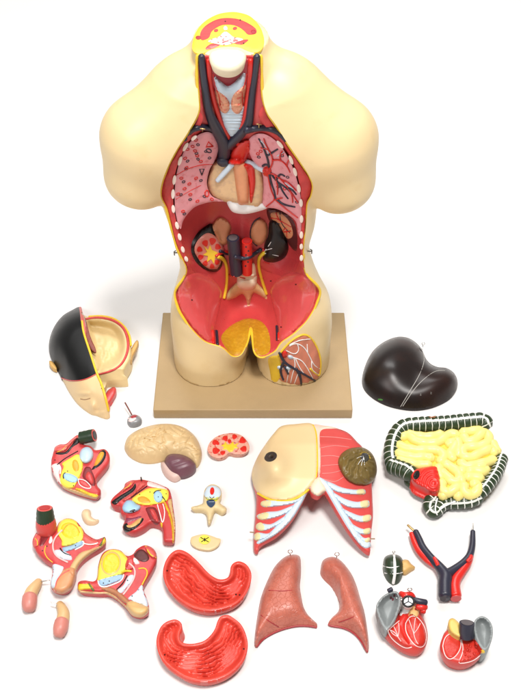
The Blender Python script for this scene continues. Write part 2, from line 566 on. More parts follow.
# ------------------------------------------------------------------ parts of the torso (photo outlines laid on the real cavity surface)
class Surf:
    """growing pile of surfaces; new parts rest on what is already there"""
    def __init__(s, *geos):
        s.g = Geo()
        for q in geos: s.g.add(q.V, q.F)
        s._b = None
    def bvh(s):
        if s._b is None: s._b = s.g.bvh()
        return s._b
    def add(s, q): s.g.add(q.V, q.F); s._b = None

def part(S, parent, name, outline, h, m, back=.003, s=2.5, smooth=True, grow=True, along='ray', label=None, crisp=45, place=None, taper=1.0):
    pl = place or on(S.bvh(), along)
    q = solid(np.asarray(outline, float), pl, h, back, s, smooth, taper)
    o = q.obj(name, m, parent, crisp=crisp, label=label)
    if grow and S is not None: S.add(q)
    return o, q

def line(S, parent, name, pts, r, m, off=None, n=8, step=.004, grow=False, label=None, along='ray'):
    pts = np.asarray(pts, float)
    if len(pts) > 2: pts = catmull(pts, 3.0, closed=False)
    else: pts = np.linspace(pts[0], pts[1], 5)
    rr = np.asarray(r, float)
    if rr.ndim: rr = np.interp(np.linspace(0, 1, len(pts)), np.linspace(0, 1, len(rr)), rr)
    P = on(S.bvh(), along)(pts[:, 0], pts[:, 1], np.full(len(pts), (np.max(rr) * .35 if off is None else off)))
    if len(P) > 4:                                    # relax depth jitter
        for _ in range(2): P[1:-1] = (P[:-2] + 2 * P[1:-1] + P[2:]) / 4
    q = tube(P, rr, n=n)
    o = q.obj(name, m, parent, label=label)
    if grow: S.add(q)
    return o

def lines(S, parent, name, many, r, m, off=None, n=8, label=None, place=None):
    """one branching mesh made of several touching strands"""
    q = Geo()
    for pts in many:
        pts = np.asarray(pts, float)
        pts = catmull(pts, 3.0, closed=False) if len(pts) > 2 else np.linspace(pts[0], pts[1], 5)
        P = (place or on(S.bvh()))(pts[:, 0], pts[:, 1], np.full(len(pts), r * .35 if off is None else off))
        for _ in range(2): P[1:-1] = (P[:-2] + 2 * P[1:-1] + P[2:]) / 4
        tube(P, np.linspace(r, r * .7, len(P)), n=n, geo=q)
    return q.obj(name, m, parent, label=label)

def D(R, H, p=2.0):
    return lambda u, v, d: H * dome(d, R, p)

def pyramid(x, y, cx, cy, a, b):
    """rounded wedge pointing at (cx, cy)"""
    t = np.linspace(0, 2 * PI, 14, endpoint=False); an = math.atan2(cy - y, cx - x)
    px_ = np.cos(t) * max(a, b) * 1.05; py_ = np.sin(t) * min(a, b) * (1.05 - .5 * np.cos(t))
    return np.stack([x + px_ * math.cos(an) - py_ * math.sin(an), y + px_ * math.sin(an) + py_ * math.cos(an)], 1)

S = Surf(LIN)
# lining colours: golden pelvic floor, deep red upper abdomen
part(S, T, 'pelvic_floor', [(221, 338), (225, 331), (231, 325.5), (239, 321), (247, 318.5), (255, 319), (262, 322), (267.5, 329), (270, 338), (270, 350), (265, 355), (258, 355), (254.6, 349), (252.6, 334), (250.8, 327), (248.6, 334), (246.2, 344), (241, 353.5), (232, 355), (225.5, 348)], D(4, .0012), GOLDEN, .001)
part(S, T, 'upper_wall', [(180, 222), (190, 210), (206, 203), (228, 200), (250, 202), (270, 203), (288, 210), (299, 225), (301, 245), (299, 262), (290, 276), (268, 272), (250, 262), (225, 262), (205, 276), (190, 268), (184, 250)], D(9, .0012), mat('peritoneum_red', (.52, .050, .056), rough=.28, var=.1, vscale=30), .001, s=3)

# iliac muscles: thick slabs dropping to the pelvis
IL = [(187, 276), (198, 273), (209, 276), (217, 283), (222, 291), (221, 302), (218.5, 314), (215.5, 326), (214.5, 337), (209, 341), (203, 338.5), (192.5, 328), (185, 317.5), (179.5, 307), (177, 293), (181, 283)]
IR = [(304, 275), (293, 272), (283, 275), (274, 283), (270, 291), (272, 303), (275, 315), (277.5, 327), (278, 341), (283, 340), (296, 330), (308, 316), (315, 303), (317, 290), (312, 282)]
HIL = lambda u, v, d: .010 * dome(d, 10) + .0010 * np.sin(u * .9) * np.clip(d / 8, 0, 1) * .25
part(S, T, 'iliac_muscle', IL, HIL, ILI, .02, s=2.5)
part(S, T, 'iliac_muscle', IR, HIL, ILI, .02, s=2.5)

for p in ((270.7, 281), (295.7, 284.5), (281, 327), (192, 300)): part(S, T, 'number_dot', ellipse(*p, .9, .7, 0, 8), .0005, BLACK, .001, s=1, grow=False)
# sacrum, wings and lowest vertebrae
part(S, T, 'sacrum', [(227, 300), (228, 292), (234, 285), (240, 280), (247, 279), (254, 280), (259, 285), (265, 291), (267, 299), (261, 296), (254, 293), (251, 299), (249.5, 306), (247.5, 306), (246, 299), (242, 294), (235, 298)], D(6, .010), mat('bone_ochre', (.70, .47, .22), rough=.4, var=.12, vscale=90), .004, s=2)
part(S, T, 'vertebra', [(237, 280), (238, 275), (247, 274), (256, 275), (257, 280), (256, 286), (251, 290), (243, 290), (237.5, 286)], D(5, .012), CREAM, .003, s=2)
part(S, T, 'vertebra', [(238, 272), (240, 263), (247, 262), (254, 263), (256, 272), (255, 277), (239, 277)], D(5, .012), CREAM, .003, s=2)

# black kidney and its dark brown neighbour on the right
part(S, T, 'spleen_bed', [(267, 209), (277, 209), (288, 215), (295, 224), (297.5, 240), (296, 251), (290, 246), (284, 236), (276, 226), (269, 220)], D(6, .008), mat('dark_maroon', (.10, .018, .018), rough=.35, var=.15), .003)
part(S, T, 'spleen_patch', [(270.5, 214), (275, 212), (281, 213.5), (287, 218.5), (291, 225), (292.8, 235), (288.5, 239), (284.5, 235.5), (281, 229.5), (276.5, 223.5), (272, 219)], D(4, .004), PEACH, .002, s=2)
lines(S, T, 'spleen_artery', [[(276, 213), (279, 220), (286, 224), (291, 227)], [(271, 218), (277, 218), (281, 222)], [(282, 233), (286, 227), (287, 237)], [(284, 232), (291, 231)]], .0013, ART)
lines(S, T, 'spleen_vein', [[(280, 213), (280.5, 221), (284, 227), (290, 233)], [(275, 222), (280, 224)]], .0011, VEIN)
BK, _ = part(S, T, 'black_kidney', [(270, 221), (275.5, 221), (280, 226), (285, 236), (288.6, 247), (285.5, 256.5), (278, 261.5), (270.5, 262.5), (263, 259.5), (264.5, 252), (264, 245), (268, 235), (268.5, 226)], D(13, .020), BLACK, .006)
lines(S, T, 'renal_branches', [[(262, 253), (270, 254), (278.5, 256)], [(264, 252), (267.5, 247.5), (271, 242)], [(266, 250), (272, 248.5)]], .0009, WHITE)
# opened kidney on the left
part(S, T, 'kidney_capsule', [(212, 224), (204, 227.5), (197.5, 233), (192.5, 241), (191, 249), (193, 257), (198, 264.5), (206, 270), (215, 272), (221, 268), (223, 260), (224, 250), (220, 236)], D(8, .014), BLACK, .004)
KF, kq = part(S, T, 'kidney_face', [(205.5, 233.5), (212, 234), (218, 239), (223, 246), (224, 252), (220, 256), (221.5, 262), (217, 269), (211, 269.5), (204.5, 266), (198.5, 259), (194.5, 250.5), (197, 241.5)], D(3, .004), mat('kidney_cortex', (.64, .22, .17), rough=.42, var=.1, vscale=150, col2=(.55, .1, .08), c2scale=120, c2lo=.58, c2hi=.7), .003, s=2)
for x, y, a, b in ((212.5, 241.5, 3.2, 2.8), (217.5, 247, 2.6, 2.6), (205.5, 243.5, 3.0, 2.5), (200, 249.5, 2.6, 2.4), (201, 257, 2.6, 2.2), (205.5, 263, 2.6, 2.2), (212, 266, 2.4, 2), (217, 262, 2.2, 2.4)):
    part(S, T, 'renal_pyramid', pyramid(x, y, 210, 254, a * 1.05, b * 1.05), .0008, ART, .001, s=1.2, grow=False)
part(S, T, 'renal_pelvis', [(204, 246), (208, 250), (210, 245), (212, 250), (217, 252), (220, 256), (215, 258), (214, 264), (211, 259), (207, 262), (208, 256), (203, 255), (207, 252)], .0016, YEL, .001, s=1.5, smooth=False)

# adrenal glands, great vessels
part(S, T, 'adrenal_gland', [(212.5, 226), (216, 219.5), (220.5, 217), (227, 220), (231.3, 227), (230, 234), (227.5, 243), (222.5, 245), (217, 238.5)], D(5, .009), PEACH, .003, s=2)
part(S, T, 'adrenal_gland', ellipse(259.3, 232, 8.6, 13.4, 8), D(5, .009), PEACH, .003, s=2)
line(S, T, 'adrenal_vein', [(257, 246), (251, 240), (250.5, 230), (254, 221), (260, 217.5)], .0011, VEIN)
line(S, T, 'renal_artery', [(216, 256), (222, 252.5), (228, 252)], .0028, ART)
line(S, T, 'renal_artery', [(249, 254), (257, 251), (264, 250)], .0028, ART)
line(S, T, 'renal_vein', [(220, 251), (227, 254), (232, 254)], .003, VEIN)
def stump(top, bottom, r, y0, y1, m, name, hole):
    A = at_y(np.array([top[0]]), np.array([top[1]]), y0)[0]; B = at_y(np.array([bottom[0]]), np.array([bottom[1]]), y1)[0]
    q = tube(np.linspace(A, B, 8), r, n=24, caps=False)
    o = q.obj(name, m, T, crisp=50); S.add(q)
    ax = (A - B) / np.linalg.norm(A - B)
    e = tube([A + ax * .0004, A + ax * .0012], r * .72, n=20, caps=False)
    e.obj(hole[0], hole[1], o, crisp=50)
    return o
IVC = stump((233, 238), (236.4, 273), .0118, .188, .192, VEIN, 'vena_cava', ('lumen', mat('lumen_grey', (.10, .085, .09), rough=.6)))
AOR = stump((247, 241), (247.2, 273), .0098, .189, .193, ART, 'aorta', ('lumen', mat('lumen_red', (.45, .02, .02), rough=.5)))
for k, (x, y) in enumerate(((246, 247), (248.5, 251), (246, 255), (248, 262), (245.5, 266))):
    part(S, T, 'vessel_hole', ellipse(x, y, .9, .9, n=8), .0005, VEIN, .001, s=1, grow=False)
line(S, T, 'renal_vein', [(235, 257), (242, 258.5), (250, 257), (256, 252.5), (261, 249.5)], .0042, VEIN)
for a in ((229, 275), (264, 262), (258, 276), (240, 277)):
    line(S, T, 'lumbar_artery', [a, (a[0] + 5, a[1] + 1.5)], .0013, ART)
line(S, T, 'ureter', [(218, 256.5), (223, 258.5), (226.5, 265), (227, 275), (226.5, 286), (224, 298)], (.0042, .0030, .0028, .0032), YEL)
line(S, T, 'ureter', [(264.5, 252.5), (259.5, 257), (258.5, 264), (260, 273), (263.5, 285), (266.5, 294)], (.0042, .0030, .0028, .0032), YEL)
line(S, T, 'iliac_artery', [(212.5, 331), (213, 337), (213.5, 343)], .0034, ART)
line(S, T, 'iliac_vein', [(216.5, 331), (217, 338), (217.5, 344.5)], .0030, VEIN)
line(S, T, 'iliac_vein', [(276.5, 326), (277, 332), (277, 340)], .0022, VEIN)
line(S, T, 'iliac_artery', [(278.6, 333), (278.6, 340)], .0022, ART)

# ---------------- chest: cut muscle wall, lung halves, rib ends
MUS = mat('cut_muscle', (.62, .045, .046), rough=.4, var=.22, vscale=70, bump=.3, bscale=110)
SB = Surf(LIN)
band_place = by_y(lambda u, v: .1085 + (np.asarray(v) - 112) * .000105)
BL = [(199, 112), (203, 118), (198.5, 129), (190, 139), (183.5, 150), (178.5, 162), (175, 175), (173.5, 190), (173.5, 206), (176.5, 222), (180, 238), (184, 251), (188, 262), (187, 266), (178.5, 249), (172.5, 228), (167.5, 209), (162, 196), (163.5, 183), (170.5, 165), (178.5, 150), (189, 134), (197, 122)]
BR = [(263.5, 106), (258.5, 116), (266, 127), (276, 136), (284.5, 147), (292, 160), (297, 174), (300, 188), (301.5, 204), (301.7, 220), (301.5, 238), (301.5, 252), (302.5, 264), (304.5, 268), (303, 255), (304, 238), (305.8, 213), (306.5, 203), (310, 194.5), (311, 183), (301.5, 167), (284.5, 142.5), (274.5, 127), (267, 116)]
part(S, T, 'chest_wall', BL, lambda u, v, d: .0018 * dome(d, 2.5) + .0007 * vnoise(u, v, 3, 1.2), MUS, .03, s=2, place=band_place)
part(S, T, 'chest_wall', BR, lambda u, v, d: .0018 * dome(d, 2.5) + .0007 * vnoise(u, v, 4, 1.2), MUS, .03, s=2, place=band_place)
LUNG_L = [(195, 137.5), (201, 133.5), (208, 132), (214, 135), (219, 143), (217.5, 153), (214, 162), (209.5, 170), (207, 184), (212, 196), (224, 201), (214, 201.5), (204, 203.5), (195, 207), (188.5, 213), (183, 221), (180.6, 229), (177.5, 222), (175, 208), (174.8, 190), (176.5, 174), (181, 158), (187, 146)]
LUNG_R = [(249, 139.5), (254, 135), (261, 133.5), (269, 136), (278, 143), (286, 154), (293, 168), (298, 184), (301, 200), (301.5, 216), (300.5, 236), (297.8, 233), (296, 222), (288, 214.5), (277, 209), (267, 207.5), (261.5, 205), (263.5, 188), (261.5, 171), (252, 159), (248, 146)]
yl = RBF([(195, 138), (208, 133), (218, 145), (208, 175), (222, 200), (175, 190), (180, 160), (181, 228), (190, 212), (195, 170), (193, 195), (206, 150)], [.124, .128, .150, .158, .166, .120, .120, .126, .138, .138, .140, .138])
yr = RBF([(251, 138), (262, 134), (280, 145), (293, 168), (301, 200), (300, 232), (287, 214), (265, 206), (262, 172), (250, 150), (280, 170), (285, 195), (268, 150)], [.140, .128, .124, .120, .120, .124, .138, .166, .158, .15, .138, .140, .138])
PK, pq = part(S, T, 'lung_section', LUNG_L, lambda u, v, d: .003 * dome(d, 4) + .0004 * vnoise(u, v, 9, .8), PINK, .022, place=by_y(yl), s=2.5)
PR, pr = part(S, T, 'lung_section', LUNG_R, lambda u, v, d: .003 * dome(d, 4) + .0004 * vnoise(u, v, 11, .8), PINK, .022, place=by_y(yr), s=2.5)
def c7(x, y): return (150 + x / 5.21, 110 + y / 5.21)
def c8(x, y): return (230 + x / 5.21, 110 + y / 5.21)
line(S, PK, 'lung_fissure', [c7(138, 338), c7(200, 305), c7(270, 286), c7(325, 283)], .0008, ART, n=6)
line(S, PK, 'lung_fissure', [c7(135, 465), c7(200, 425), c7(300, 375)], .0006, ART, n=6)
def ring(S, parent, name, x, y, a, b, r, m, rot=0, tri=False):
    E = ellipse(x, y, a, b, rot, 3 if tri else 9)
    E = np.concatenate([E, E[:1]]) if tri else np.concatenate([E, E[:2]])
    P = on(S.bvh())(E[:, 0], E[:, 1], np.full(len(E), .0003))
    tube(P, r, n=6, caps=False, step=None).obj(name, m, parent)
for x, y in ((195, 205), (240, 157), (235, 213), (183, 252), (246, 238), (265, 268), (190, 300), (163, 355), (240, 355), (210, 440), (146, 438), (247, 475), (172, 528), (222, 190), (205, 385), (180, 410), (320, 400), (322, 465)):
    q = c7(x, y); ring(S, PK, 'artery_ring', q[0], q[1], 1.7, 1.1, .0009, ART, random.uniform(-30, 30))
for x, y in ((250, 181), (242, 226), (250, 256), (196, 266), (187, 307), (265, 367), (175, 374), (161, 441), (209, 466), (283, 450), (179, 541), (291, 216), (330, 310), (310, 250)):
    q = c7(x, y); ring(S, PK, 'vein_ring', q[0], q[1], 1.5, 1.0, .0008, VEIN, random.uniform(-30, 30))
ring(S, PK, 'artery_ring', *c7(308, 182), 4, 3.2, .0014, ART, 20, True)
ring(S, PK, 'vein_ring', *c7(306, 212), 2.8, 1.8, .0011, VEIN, 20)
ring(S, PK, 'vein_ring', *c7(270, 318), 4, 2.6, .0011, VEIN, 90, True)
ring(S, PK, 'artery_ring', *c7(296, 435), 2, 3.2, .0013, ART, 0)
def c8s(*p): return [c8(x, y) for x, y in p]
vv = [c8s((170, 292), (190, 278), (202, 286), (205, 300)), c8s((202, 296), (198, 262), (185, 225), (170, 185), (150, 150)), c8s((190, 240), (215, 225), (248, 204)), c8s((200, 305), (222, 345), (255, 380), (292, 405), (328, 442)), c8s((255, 380), (275, 425), (302, 462)), c8s((204, 330), (215, 380), (230, 420), (238, 462)), c8s((236, 458), (280, 492), (338, 505)), c8s((240, 365), (262, 330), (285, 345)), c8s((292, 405), (320, 410), (345, 440))]
rv = [c8s((195, 320), (216, 292), (222, 255), (200, 205), (160, 198)), c8s((222, 262), (262, 260), (295, 290), (312, 325)), c8s((295, 290), (300, 265), (310, 255)), c8s((195, 325), (235, 338), (270, 366), (305, 410), (354, 482)), c8s((270, 366), (302, 376), (345, 420)), c8s((305, 410), (322, 440), (326, 482)), c8s((198, 335), (205, 380), (218, 430), (235, 466), (212, 484), (188, 504)), c8s((235, 466), (255, 462), (272, 458)), c8s((235, 468), (290, 515), (352, 562)), c8s((200, 206), (182, 172), (176, 150)), c8s((262, 260), (258, 235), (270, 215)), c8s((235, 338), (248, 400), (246, 440))]
lines(S, PR, 'lung_veins', vv, .0021, VEIN, off=.0040, place=by_y(yr))
for q in ([c8(205, 240), c8(185, 185), c8(160, 160)], [c8(250, 350), c8(300, 390), c8(330, 410)], [c8(245, 240), c8(280, 220)]): line(S, PR, 'lung_bronchus', q, .0010, CART)
lines(S, PR, 'lung_arteries', rv, .0015, ART, off=.0050, place=by_y(yr))
for x, y in ((150, 245), (272, 238), (300, 350), (348, 480), (250, 400)):
    q = c8(x, y); ring(S, PR, 'vein_ring', q[0], q[1], 1.5, 1.0, .0008, VEIN, 10)
for x, y in ((145, 228), (160, 215), (270, 228), (285, 410)):
    q = c8(x, y); ring(S, PR, 'artery_ring', q[0], q[1], 1.5, 1.2, .0009, ART, 10)
for x, y, rot, l in ((185.5, 147, 30, 5), (180, 161, 18, 5), (174.3, 180, 8, 5), (173, 194, 2, 5), (173.3, 209, -6, 4.2), (177, 225.5, -14, 4), (179.6, 237, -14, 3.8), (182.8, 249.5, -16, 3.4), (186.2, 259, -20, 3), (194, 138, 48, 3.6),
                     (280, 144.5, -40, 5), (291, 160, -22, 5), (295, 172, -16, 4.6), (298.8, 188.5, -8, 4.4), (301, 203, -3, 4.2), (301.5, 219, 0, 4), (301.4, 235, 2, 3.8), (301.4, 246.6, 2, 3), (301.4, 258, 4, 3.2)):
    yy = min(float(YB(np.array(x), np.array(y))), float((yl if x < 240 else yr)(np.array(x), np.array(y))) if y < 215 else 9, .1085 + (y - 112) * .000105 + .003) - .006; part(S, T, 'rib_end', ellipse(x, y, 1.75, l * .98, rot, 14), D(2, .0007), RIBM, .012, s=1.2, grow=False, place=by_y(yy))

# mediastinum
part(S, T, 'pleura', [(215, 162), (211, 169), (207.5, 184), (212, 196), (222, 201), (240, 205), (257, 208), (262, 204), (263.8, 187), (261.5, 171), (255, 164), (240, 160), (225, 159)], D(6, .012), TAN, .02, place=by_y(.169))
part(S, T, 'diaphragm_top', [(226.5, 199.5), (229, 207.5), (234, 212.5), (245, 214), (256, 212), (267, 208), (262.5, 203), (253, 201), (243, 203), (233, 199)], D(5, .007), WHITE, .03, s=1.5, place=by_y(.169))
part(S, T, 'oesophagus', [(234, 163), (248, 163), (248.8, 180), (248.8, 200), (247, 204), (239, 204.5), (237, 195), (235, 180)], D(7, .011), PEACH, .004, s=2)
part(S, T, 'thoracic_aorta', [(243.5, 164), (253, 164), (255.5, 180), (254, 194), (251.5, 203.5), (249.6, 200), (249, 185), (247, 172)], D(4, .008), ART, .004, s=2)
line(S, T, 'bronchus', [(232, 164), (226, 171), (217.5, 180.5)], (.0055, .0052, .0045), CART, grow=True)
line(S, T, 'bronchus', [(243, 161), (252, 164), (263, 170)], (.0055, .0052, .0048), CART, grow=True)
part(S, PR, 'artery_hub', ellipse(267, 171.5, 4.6, 5.2), D(4, .006), ART, .002, s=1.5)
ring(S, PR, 'artery_ring', 266.5, 170.5, 2.2, 1.8, .0012, ART)

# neck: larynx, trachea, thyroid, vessels
part(S, T, 'throat_muscle', [(207, 60), (213, 57), (231, 58), (247, 57), (252, 62), (251, 80), (247, 92), (240, 98), (222, 98), (214, 90), (208, 76)], D(8, .010), DRED, .006)
part(S, T, 'trachea', [(220, 105), (231, 104), (243.5, 105), (243, 118), (240.5, 130), (232, 137.5), (226, 131), (222, 120)], lambda u, v, d: .013 * dome(d, 8) + .0012 * np.sin(v * 2.0), CART, .006, s=1.5)
part(S, T, 'larynx', [(213, 73), (217, 78), (222, 82), (228, 86), (234, 82.5), (239, 77.5), (245, 72.5), (245, 84), (243, 96), (240, 107), (224, 107), (218, 97), (215, 86)], D(8, .013), CART, .006, s=2)
THY = mat('thyroid_peach', (.76, .36, .22), rough=.42, var=.2, vscale=220, col2=(.6, .08, .06), c2scale=170, c2lo=.55, c2hi=.66)
part(S, T, 'thyroid_lobe', [(215.5, 90), (221, 93), (226, 97), (229.5, 103), (229, 110), (225, 113.5), (220, 110), (216.5, 100)], D(4, .005), THY, .004, s=1.5)
part(S, T, 'thyroid_lobe', [(245.5, 85), (240, 89), (234, 94), (231, 102), (232, 110), (237, 114), (242, 110), (245, 98)], D(4, .005), THY, .004, s=1.5)
HY = frame(at_y(np.array([228.]), np.array([61.]), .098)[0], (0, -.55, .835))
part(S, T, 'jaw_bone', [(209.5, 54), (214, 51), (221, 49.5), (231, 49.5), (240, 50.5), (245.5, 54), (246, 60), (242.5, 66), (236, 70.5), (228, 72), (219, 70.5), (212, 66), (209.3, 60)], D(5, .006), CREAM, .022, place=HY, s=2, taper=.9)
line(S, T, 'carotid_artery', [(208.5, 60), (210, 80), (213, 98), (217.5, 113), (222.5, 126), (229.5, 138)], .0042, ART, grow=True)
line(S, T, 'carotid_artery', [(250.5, 60), (249.5, 80), (247.5, 100), (245.5, 116), (241, 128)], .0046, ART, grow=True)
for q in ([(247, 74), (244.5, 84), (242, 92), (243, 105)], [(213, 74), (215.5, 86), (219, 95), (220, 106)]): line(S, T, 'thyroid_artery', q, .0009, ART)
line(S, T, 'jugular_vein', [(201.5, 56), (203, 72), (205.5, 92), (208.5, 111), (213, 122), (219, 133), (224, 143), (224.5, 152), (222.5, 162)], (.0052, .0056, .0062, .0074, .0108, .0120, .0108), VEIN)
line(S, T, 'jugular_vein', [(257, 56), (255, 72), (252.5, 92), (250.5, 110), (248.5, 123), (240, 134), (232, 141), (226, 147)], (.0052, .0056, .0060, .0068, .0090, .0094), VEIN, grow=True)
line(S, T, 'subclavian_vein', [(183, 137.5), (187.5, 132.5), (195, 128.5), (204, 127), (213, 128.5), (219, 133)], (.0040, .0050, .0058, .0066), VEIN, grow=True)
line(S, T, 'subclavian_vein', [(285.5, 140), (281, 135), (274, 130), (266, 128), (257, 128), (246, 130)], (.0038, .0048, .0056, .0066), VEIN, grow=True)
part(S, T, 'aortic_arch', [(249, 140), (249.5, 150), (247.5, 158), (243, 163.5), (236, 165), (228, 163), (230, 154), (234, 147), (241, 141)], D(7, .016), ART, .012, s=2)
for x, y in ((202.5, 132), (259, 127.5)):
    B = on(S.bvh())(np.array([x, x]), np.array([y, y - 3.5]), np.array([.001, .007]))
    q = tube(B, .0011, n=8); tube([B[1] + np.array((-.004, 0, 0)), B[1] + np.array((.004, 0, -.001))], .001, n=8, geo=q)
    q.obj('chest_hook', mat('hook_brass', (.5, .36, .16), rough=.3, metal=.9), T)

# ---------------- cut top of the neck
NZ = flat(.7003)
CAPO = [(192, 46), (194, 51.5), (199, 53.5), (205, 52.5), (212, 49), (221, 47), (231, 46.5), (240, 47.5), (248, 51), (255, 52.5), (261, 50), (264, 44), (263.5, 36), (259.5, 26), (250.5, 16.5), (240, 12.7), (230, 12), (217, 14.5), (204, 22), (195.5, 33)]
NK, nq = part(None, T, 'neck_cut', CAPO, D(2, .0012), YEL, .003, place=NZ, crisp=60)
SN = Surf(nq)
def c5(x, y): return (170 + x / 4.342, 5 + y / 4.342)
ARC = [c5(*p) for p in ((130, 130), (140, 105), (165, 82), (205, 62), (250, 56), (300, 62), (345, 82), (374, 105), (372, 124), (340, 128), (322, 112), (300, 96), (270, 86), (230, 86), (202, 98), (180, 116), (168, 142), (138, 152))]
part(SN, NK, 'neck_muscle', ARC, .0006, RED, .001, s=1.6)
part(SN, NK, 'neck_muscle', [c5(*p) for p in ((155, 185), (180, 168), (215, 172), (205, 180), (180, 190), (158, 193))], .0006, RED, .001, s=1.2)
part(SN, NK, 'neck_muscle', [c5(*p) for p in ((275, 160), (305, 152), (340, 150), (325, 165), (310, 172), (285, 168))], .0006, RED, .001, s=1.2)
part(SN, NK, 'neck_muscle', [c5(*p) for p in ((180, 205), (215, 188), (250, 184), (290, 186), (325, 205), (310, 208), (250, 196), (200, 210))], .0006, RED, .001, s=1.2)
part(SN, NK, 'vertebra_section', [c5(*p) for p in ((165, 158), (185, 146), (210, 138), (228, 122), (240, 114), (255, 122), (275, 138), (300, 142), (318, 150), (290, 160), (262, 170), (235, 174), (200, 168))], .0009, mat('vertebra_pale', (.84, .70, .60), rough=.5, var=.1, vscale=200, col2=(.6, .12, .12), c2scale=160, c2lo=.54, c2hi=.6), .001, s=1.4)
part(SN, NK, 'spinal_process', [c5(*p) for p in ((232, 98), (240, 90), (250, 98), (248, 108), (236, 108))], .0009, mat('vertebra_pale', (.8, .6, .5)), .001, s=1.2)
for p in ((200, 110), (282, 101)): part(SN, NK, 'neck_artery', ellipse(*c5(*p), 2.3, 1.5, -15, 12), .0008, RED, .001, s=1.2)
for p, r in (((123, 141), 2.8), ((362, 115), 2.6)): part(SN, NK, 'neck_vein', ellipse(*c5(*p), r, 1.9, 0, 12), .0010, DRED, .001, s=1.2)
for p in ((240, 70), (305, 64), (320, 165)): part(SN, NK, 'vessel_dot', ellipse(*c5(*p), .8, .6, 0, 8), .0012, VEIN, .001, s=1)

# ---------------- yellow fat edge of the opening
def rim_tube(pts, name):
    pts = catmull(np.array(pts, float), 2.5, closed=False)
    P = by_y(YB)(pts[:, 0], pts[:, 1], np.full(len(pts), .0006))
    w = .0023 + .0006 * vnoise(pts[:, 0], pts[:, 1], 5, .25)
    return tube(P, w, n=10).obj(name, YEL, T)
rim_tube(RIML + RIMR, 'fat_edge')

# ---------------- opened right thigh (on the outside of the shell)
SS = Surf(SHELLG)
def c4(x, y): return (240 + x / 4.736, 300 + y / 4.736)
PTH = [c4(*p) for p in ((182, 262), (215, 222), (250, 188), (300, 162), (335, 178), (365, 225), (382, 285), (378, 350), (368, 378), (340, 392), (300, 402), (250, 400), (205, 388), (183, 372), (196, 320), (192, 290))]
THM = mat('thigh_muscle', (.60, .20, .12), rough=.4, var=.16, vscale=50, bump=.2, bscale=90)
part(SS, T, 'thigh_muscle', PTH, lambda u, v, d: .003 * dome(d, 6) + .0008 * np.sin(u * .8 + v * .25), THM, .004, s=2)
part(SS, T, 'fat_wedge', [c4(*p) for p in ((134, 276), (182, 264), (192, 292), (196, 322), (184, 374), (155, 401), (142, 340))], D(2, .0018), YEL, .003, s=1.6)
line(SS, T, 'fat_edge', [c4(*p) for p in ((182, 262), (215, 222), (250, 188), (300, 162), (335, 178), (365, 225), (382, 285), (378, 350), (368, 378))], .0020, YEL)
lines(SS, T, 'thigh_vein', [[c4(*p) for p in q] for q in (((188, 250), (208, 292), (245, 318), (300, 350), (355, 382)), ((265, 325), (285, 360), (290, 398)), ((208, 295), (190, 330), (205, 378)), ((212, 315), (228, 350)))], .0030, VEIN)
part(SS, T, 'thigh_artery', ellipse(*c4(212, 258), 3.0, 3.6), D(3, .006), ART, .003, s=1.5, grow=False)
lines(SS, T, 'thigh_nerve', [[c4(*p) for p in q] for q in (((235, 218), (262, 205), (300, 220), (330, 268), (352, 310), (382, 328)), ((235, 212), (285, 190), (345, 184)), ((272, 208), (280, 238), (262, 258), (220, 240)), ((248, 272), (290, 285), (320, 325), (345, 372)), ((255, 272), (262, 310), (250, 345), (240, 392)), ((262, 275), (282, 320), (312, 360)), ((340, 290), (340, 330), (372, 352)), ((232, 330), (222, 388)), ((278, 340), (258, 395)), ((320, 250), (318, 210)))], .0011, WHITE)
for p in ((240, 271), (228, 324), (190, 322)): part(SS, T, 'nerve_knot', ellipse(*c4(*p), 3.2, 2, 20), D(2, .004), CART, .002, s=1.4, grow=False)
# little steel closing pins at the waist
for x, y, sx in ((176.5, 252.5, -1), (309.6, 251, 1)):
    p = at_y(np.array([x]), np.array([y]), .135)[0]
    q = tube([p + np.array((.012 * -sx, 0, 0)), p + np.array((.003 * sx, -.002, .001))], .0012, n=8)
    tube([p + np.array((.004 * sx, 0, -.006)), p + np.array((.004 * sx, -.003, .004)), p + np.array((.001 * sx, -.005, .008))], .0011, n=8, geo=q)
    q.obj('closing_pin', mat('pin_dark', (.12, .11, .10), rough=.35, metal=.8), T)
# ------------------------------------------------------------------ loose pieces lying on the paper
def K(ox, oy, sc):
    def f(pts): return [(ox + x / sc, oy + y / sc) for x, y in pts]
    return f

def drop(P, B):
    """distance straight down the photo from each point to the outline"""
    best = np.full(len(P), 1e3)
    A = B; C = np.roll(B, -1, 0)
    for a, c in zip(A, C):
        lo, hi = min(a[0], c[0]) - 1e-6, max(a[0], c[0]) + 1e-6
        k = (P[:, 0] >= lo) & (P[:, 0] <= hi)
        if not k.any(): continue
        t = (P[k, 0] - a[0]) / (c[0] - a[0]) if abs(c[0] - a[0]) > 1e-9 else np.full(k.sum(), .5)
        y = a[1] + np.clip(t, 0, 1) * (c[1] - a[1]) - P[k, 1]
        y = np.where(y >= -1e-6, np.maximum(y, 0), 1e3)
        best[k] = np.minimum(best[k], y)
    return np.where(best > 900, 0, best)

def soft_under(h, c):
    """smooth minimum of a height and the near-side limit"""
    c = np.maximum(c, 0) + 1e-7; hp = np.maximum(h, 1e-7)
    m = (hp ** -3 + c ** -3) ** (-1 / 3)
    return np.where(h > 1e-6, m, h)

def at_h(hf, z0):
    """place() on a height function over the floor"""
    return lambda u, v, o: at_z(u, v, np.maximum(z0 + hf(np.asarray(u, float), np.asarray(v, float)) + o, .001))

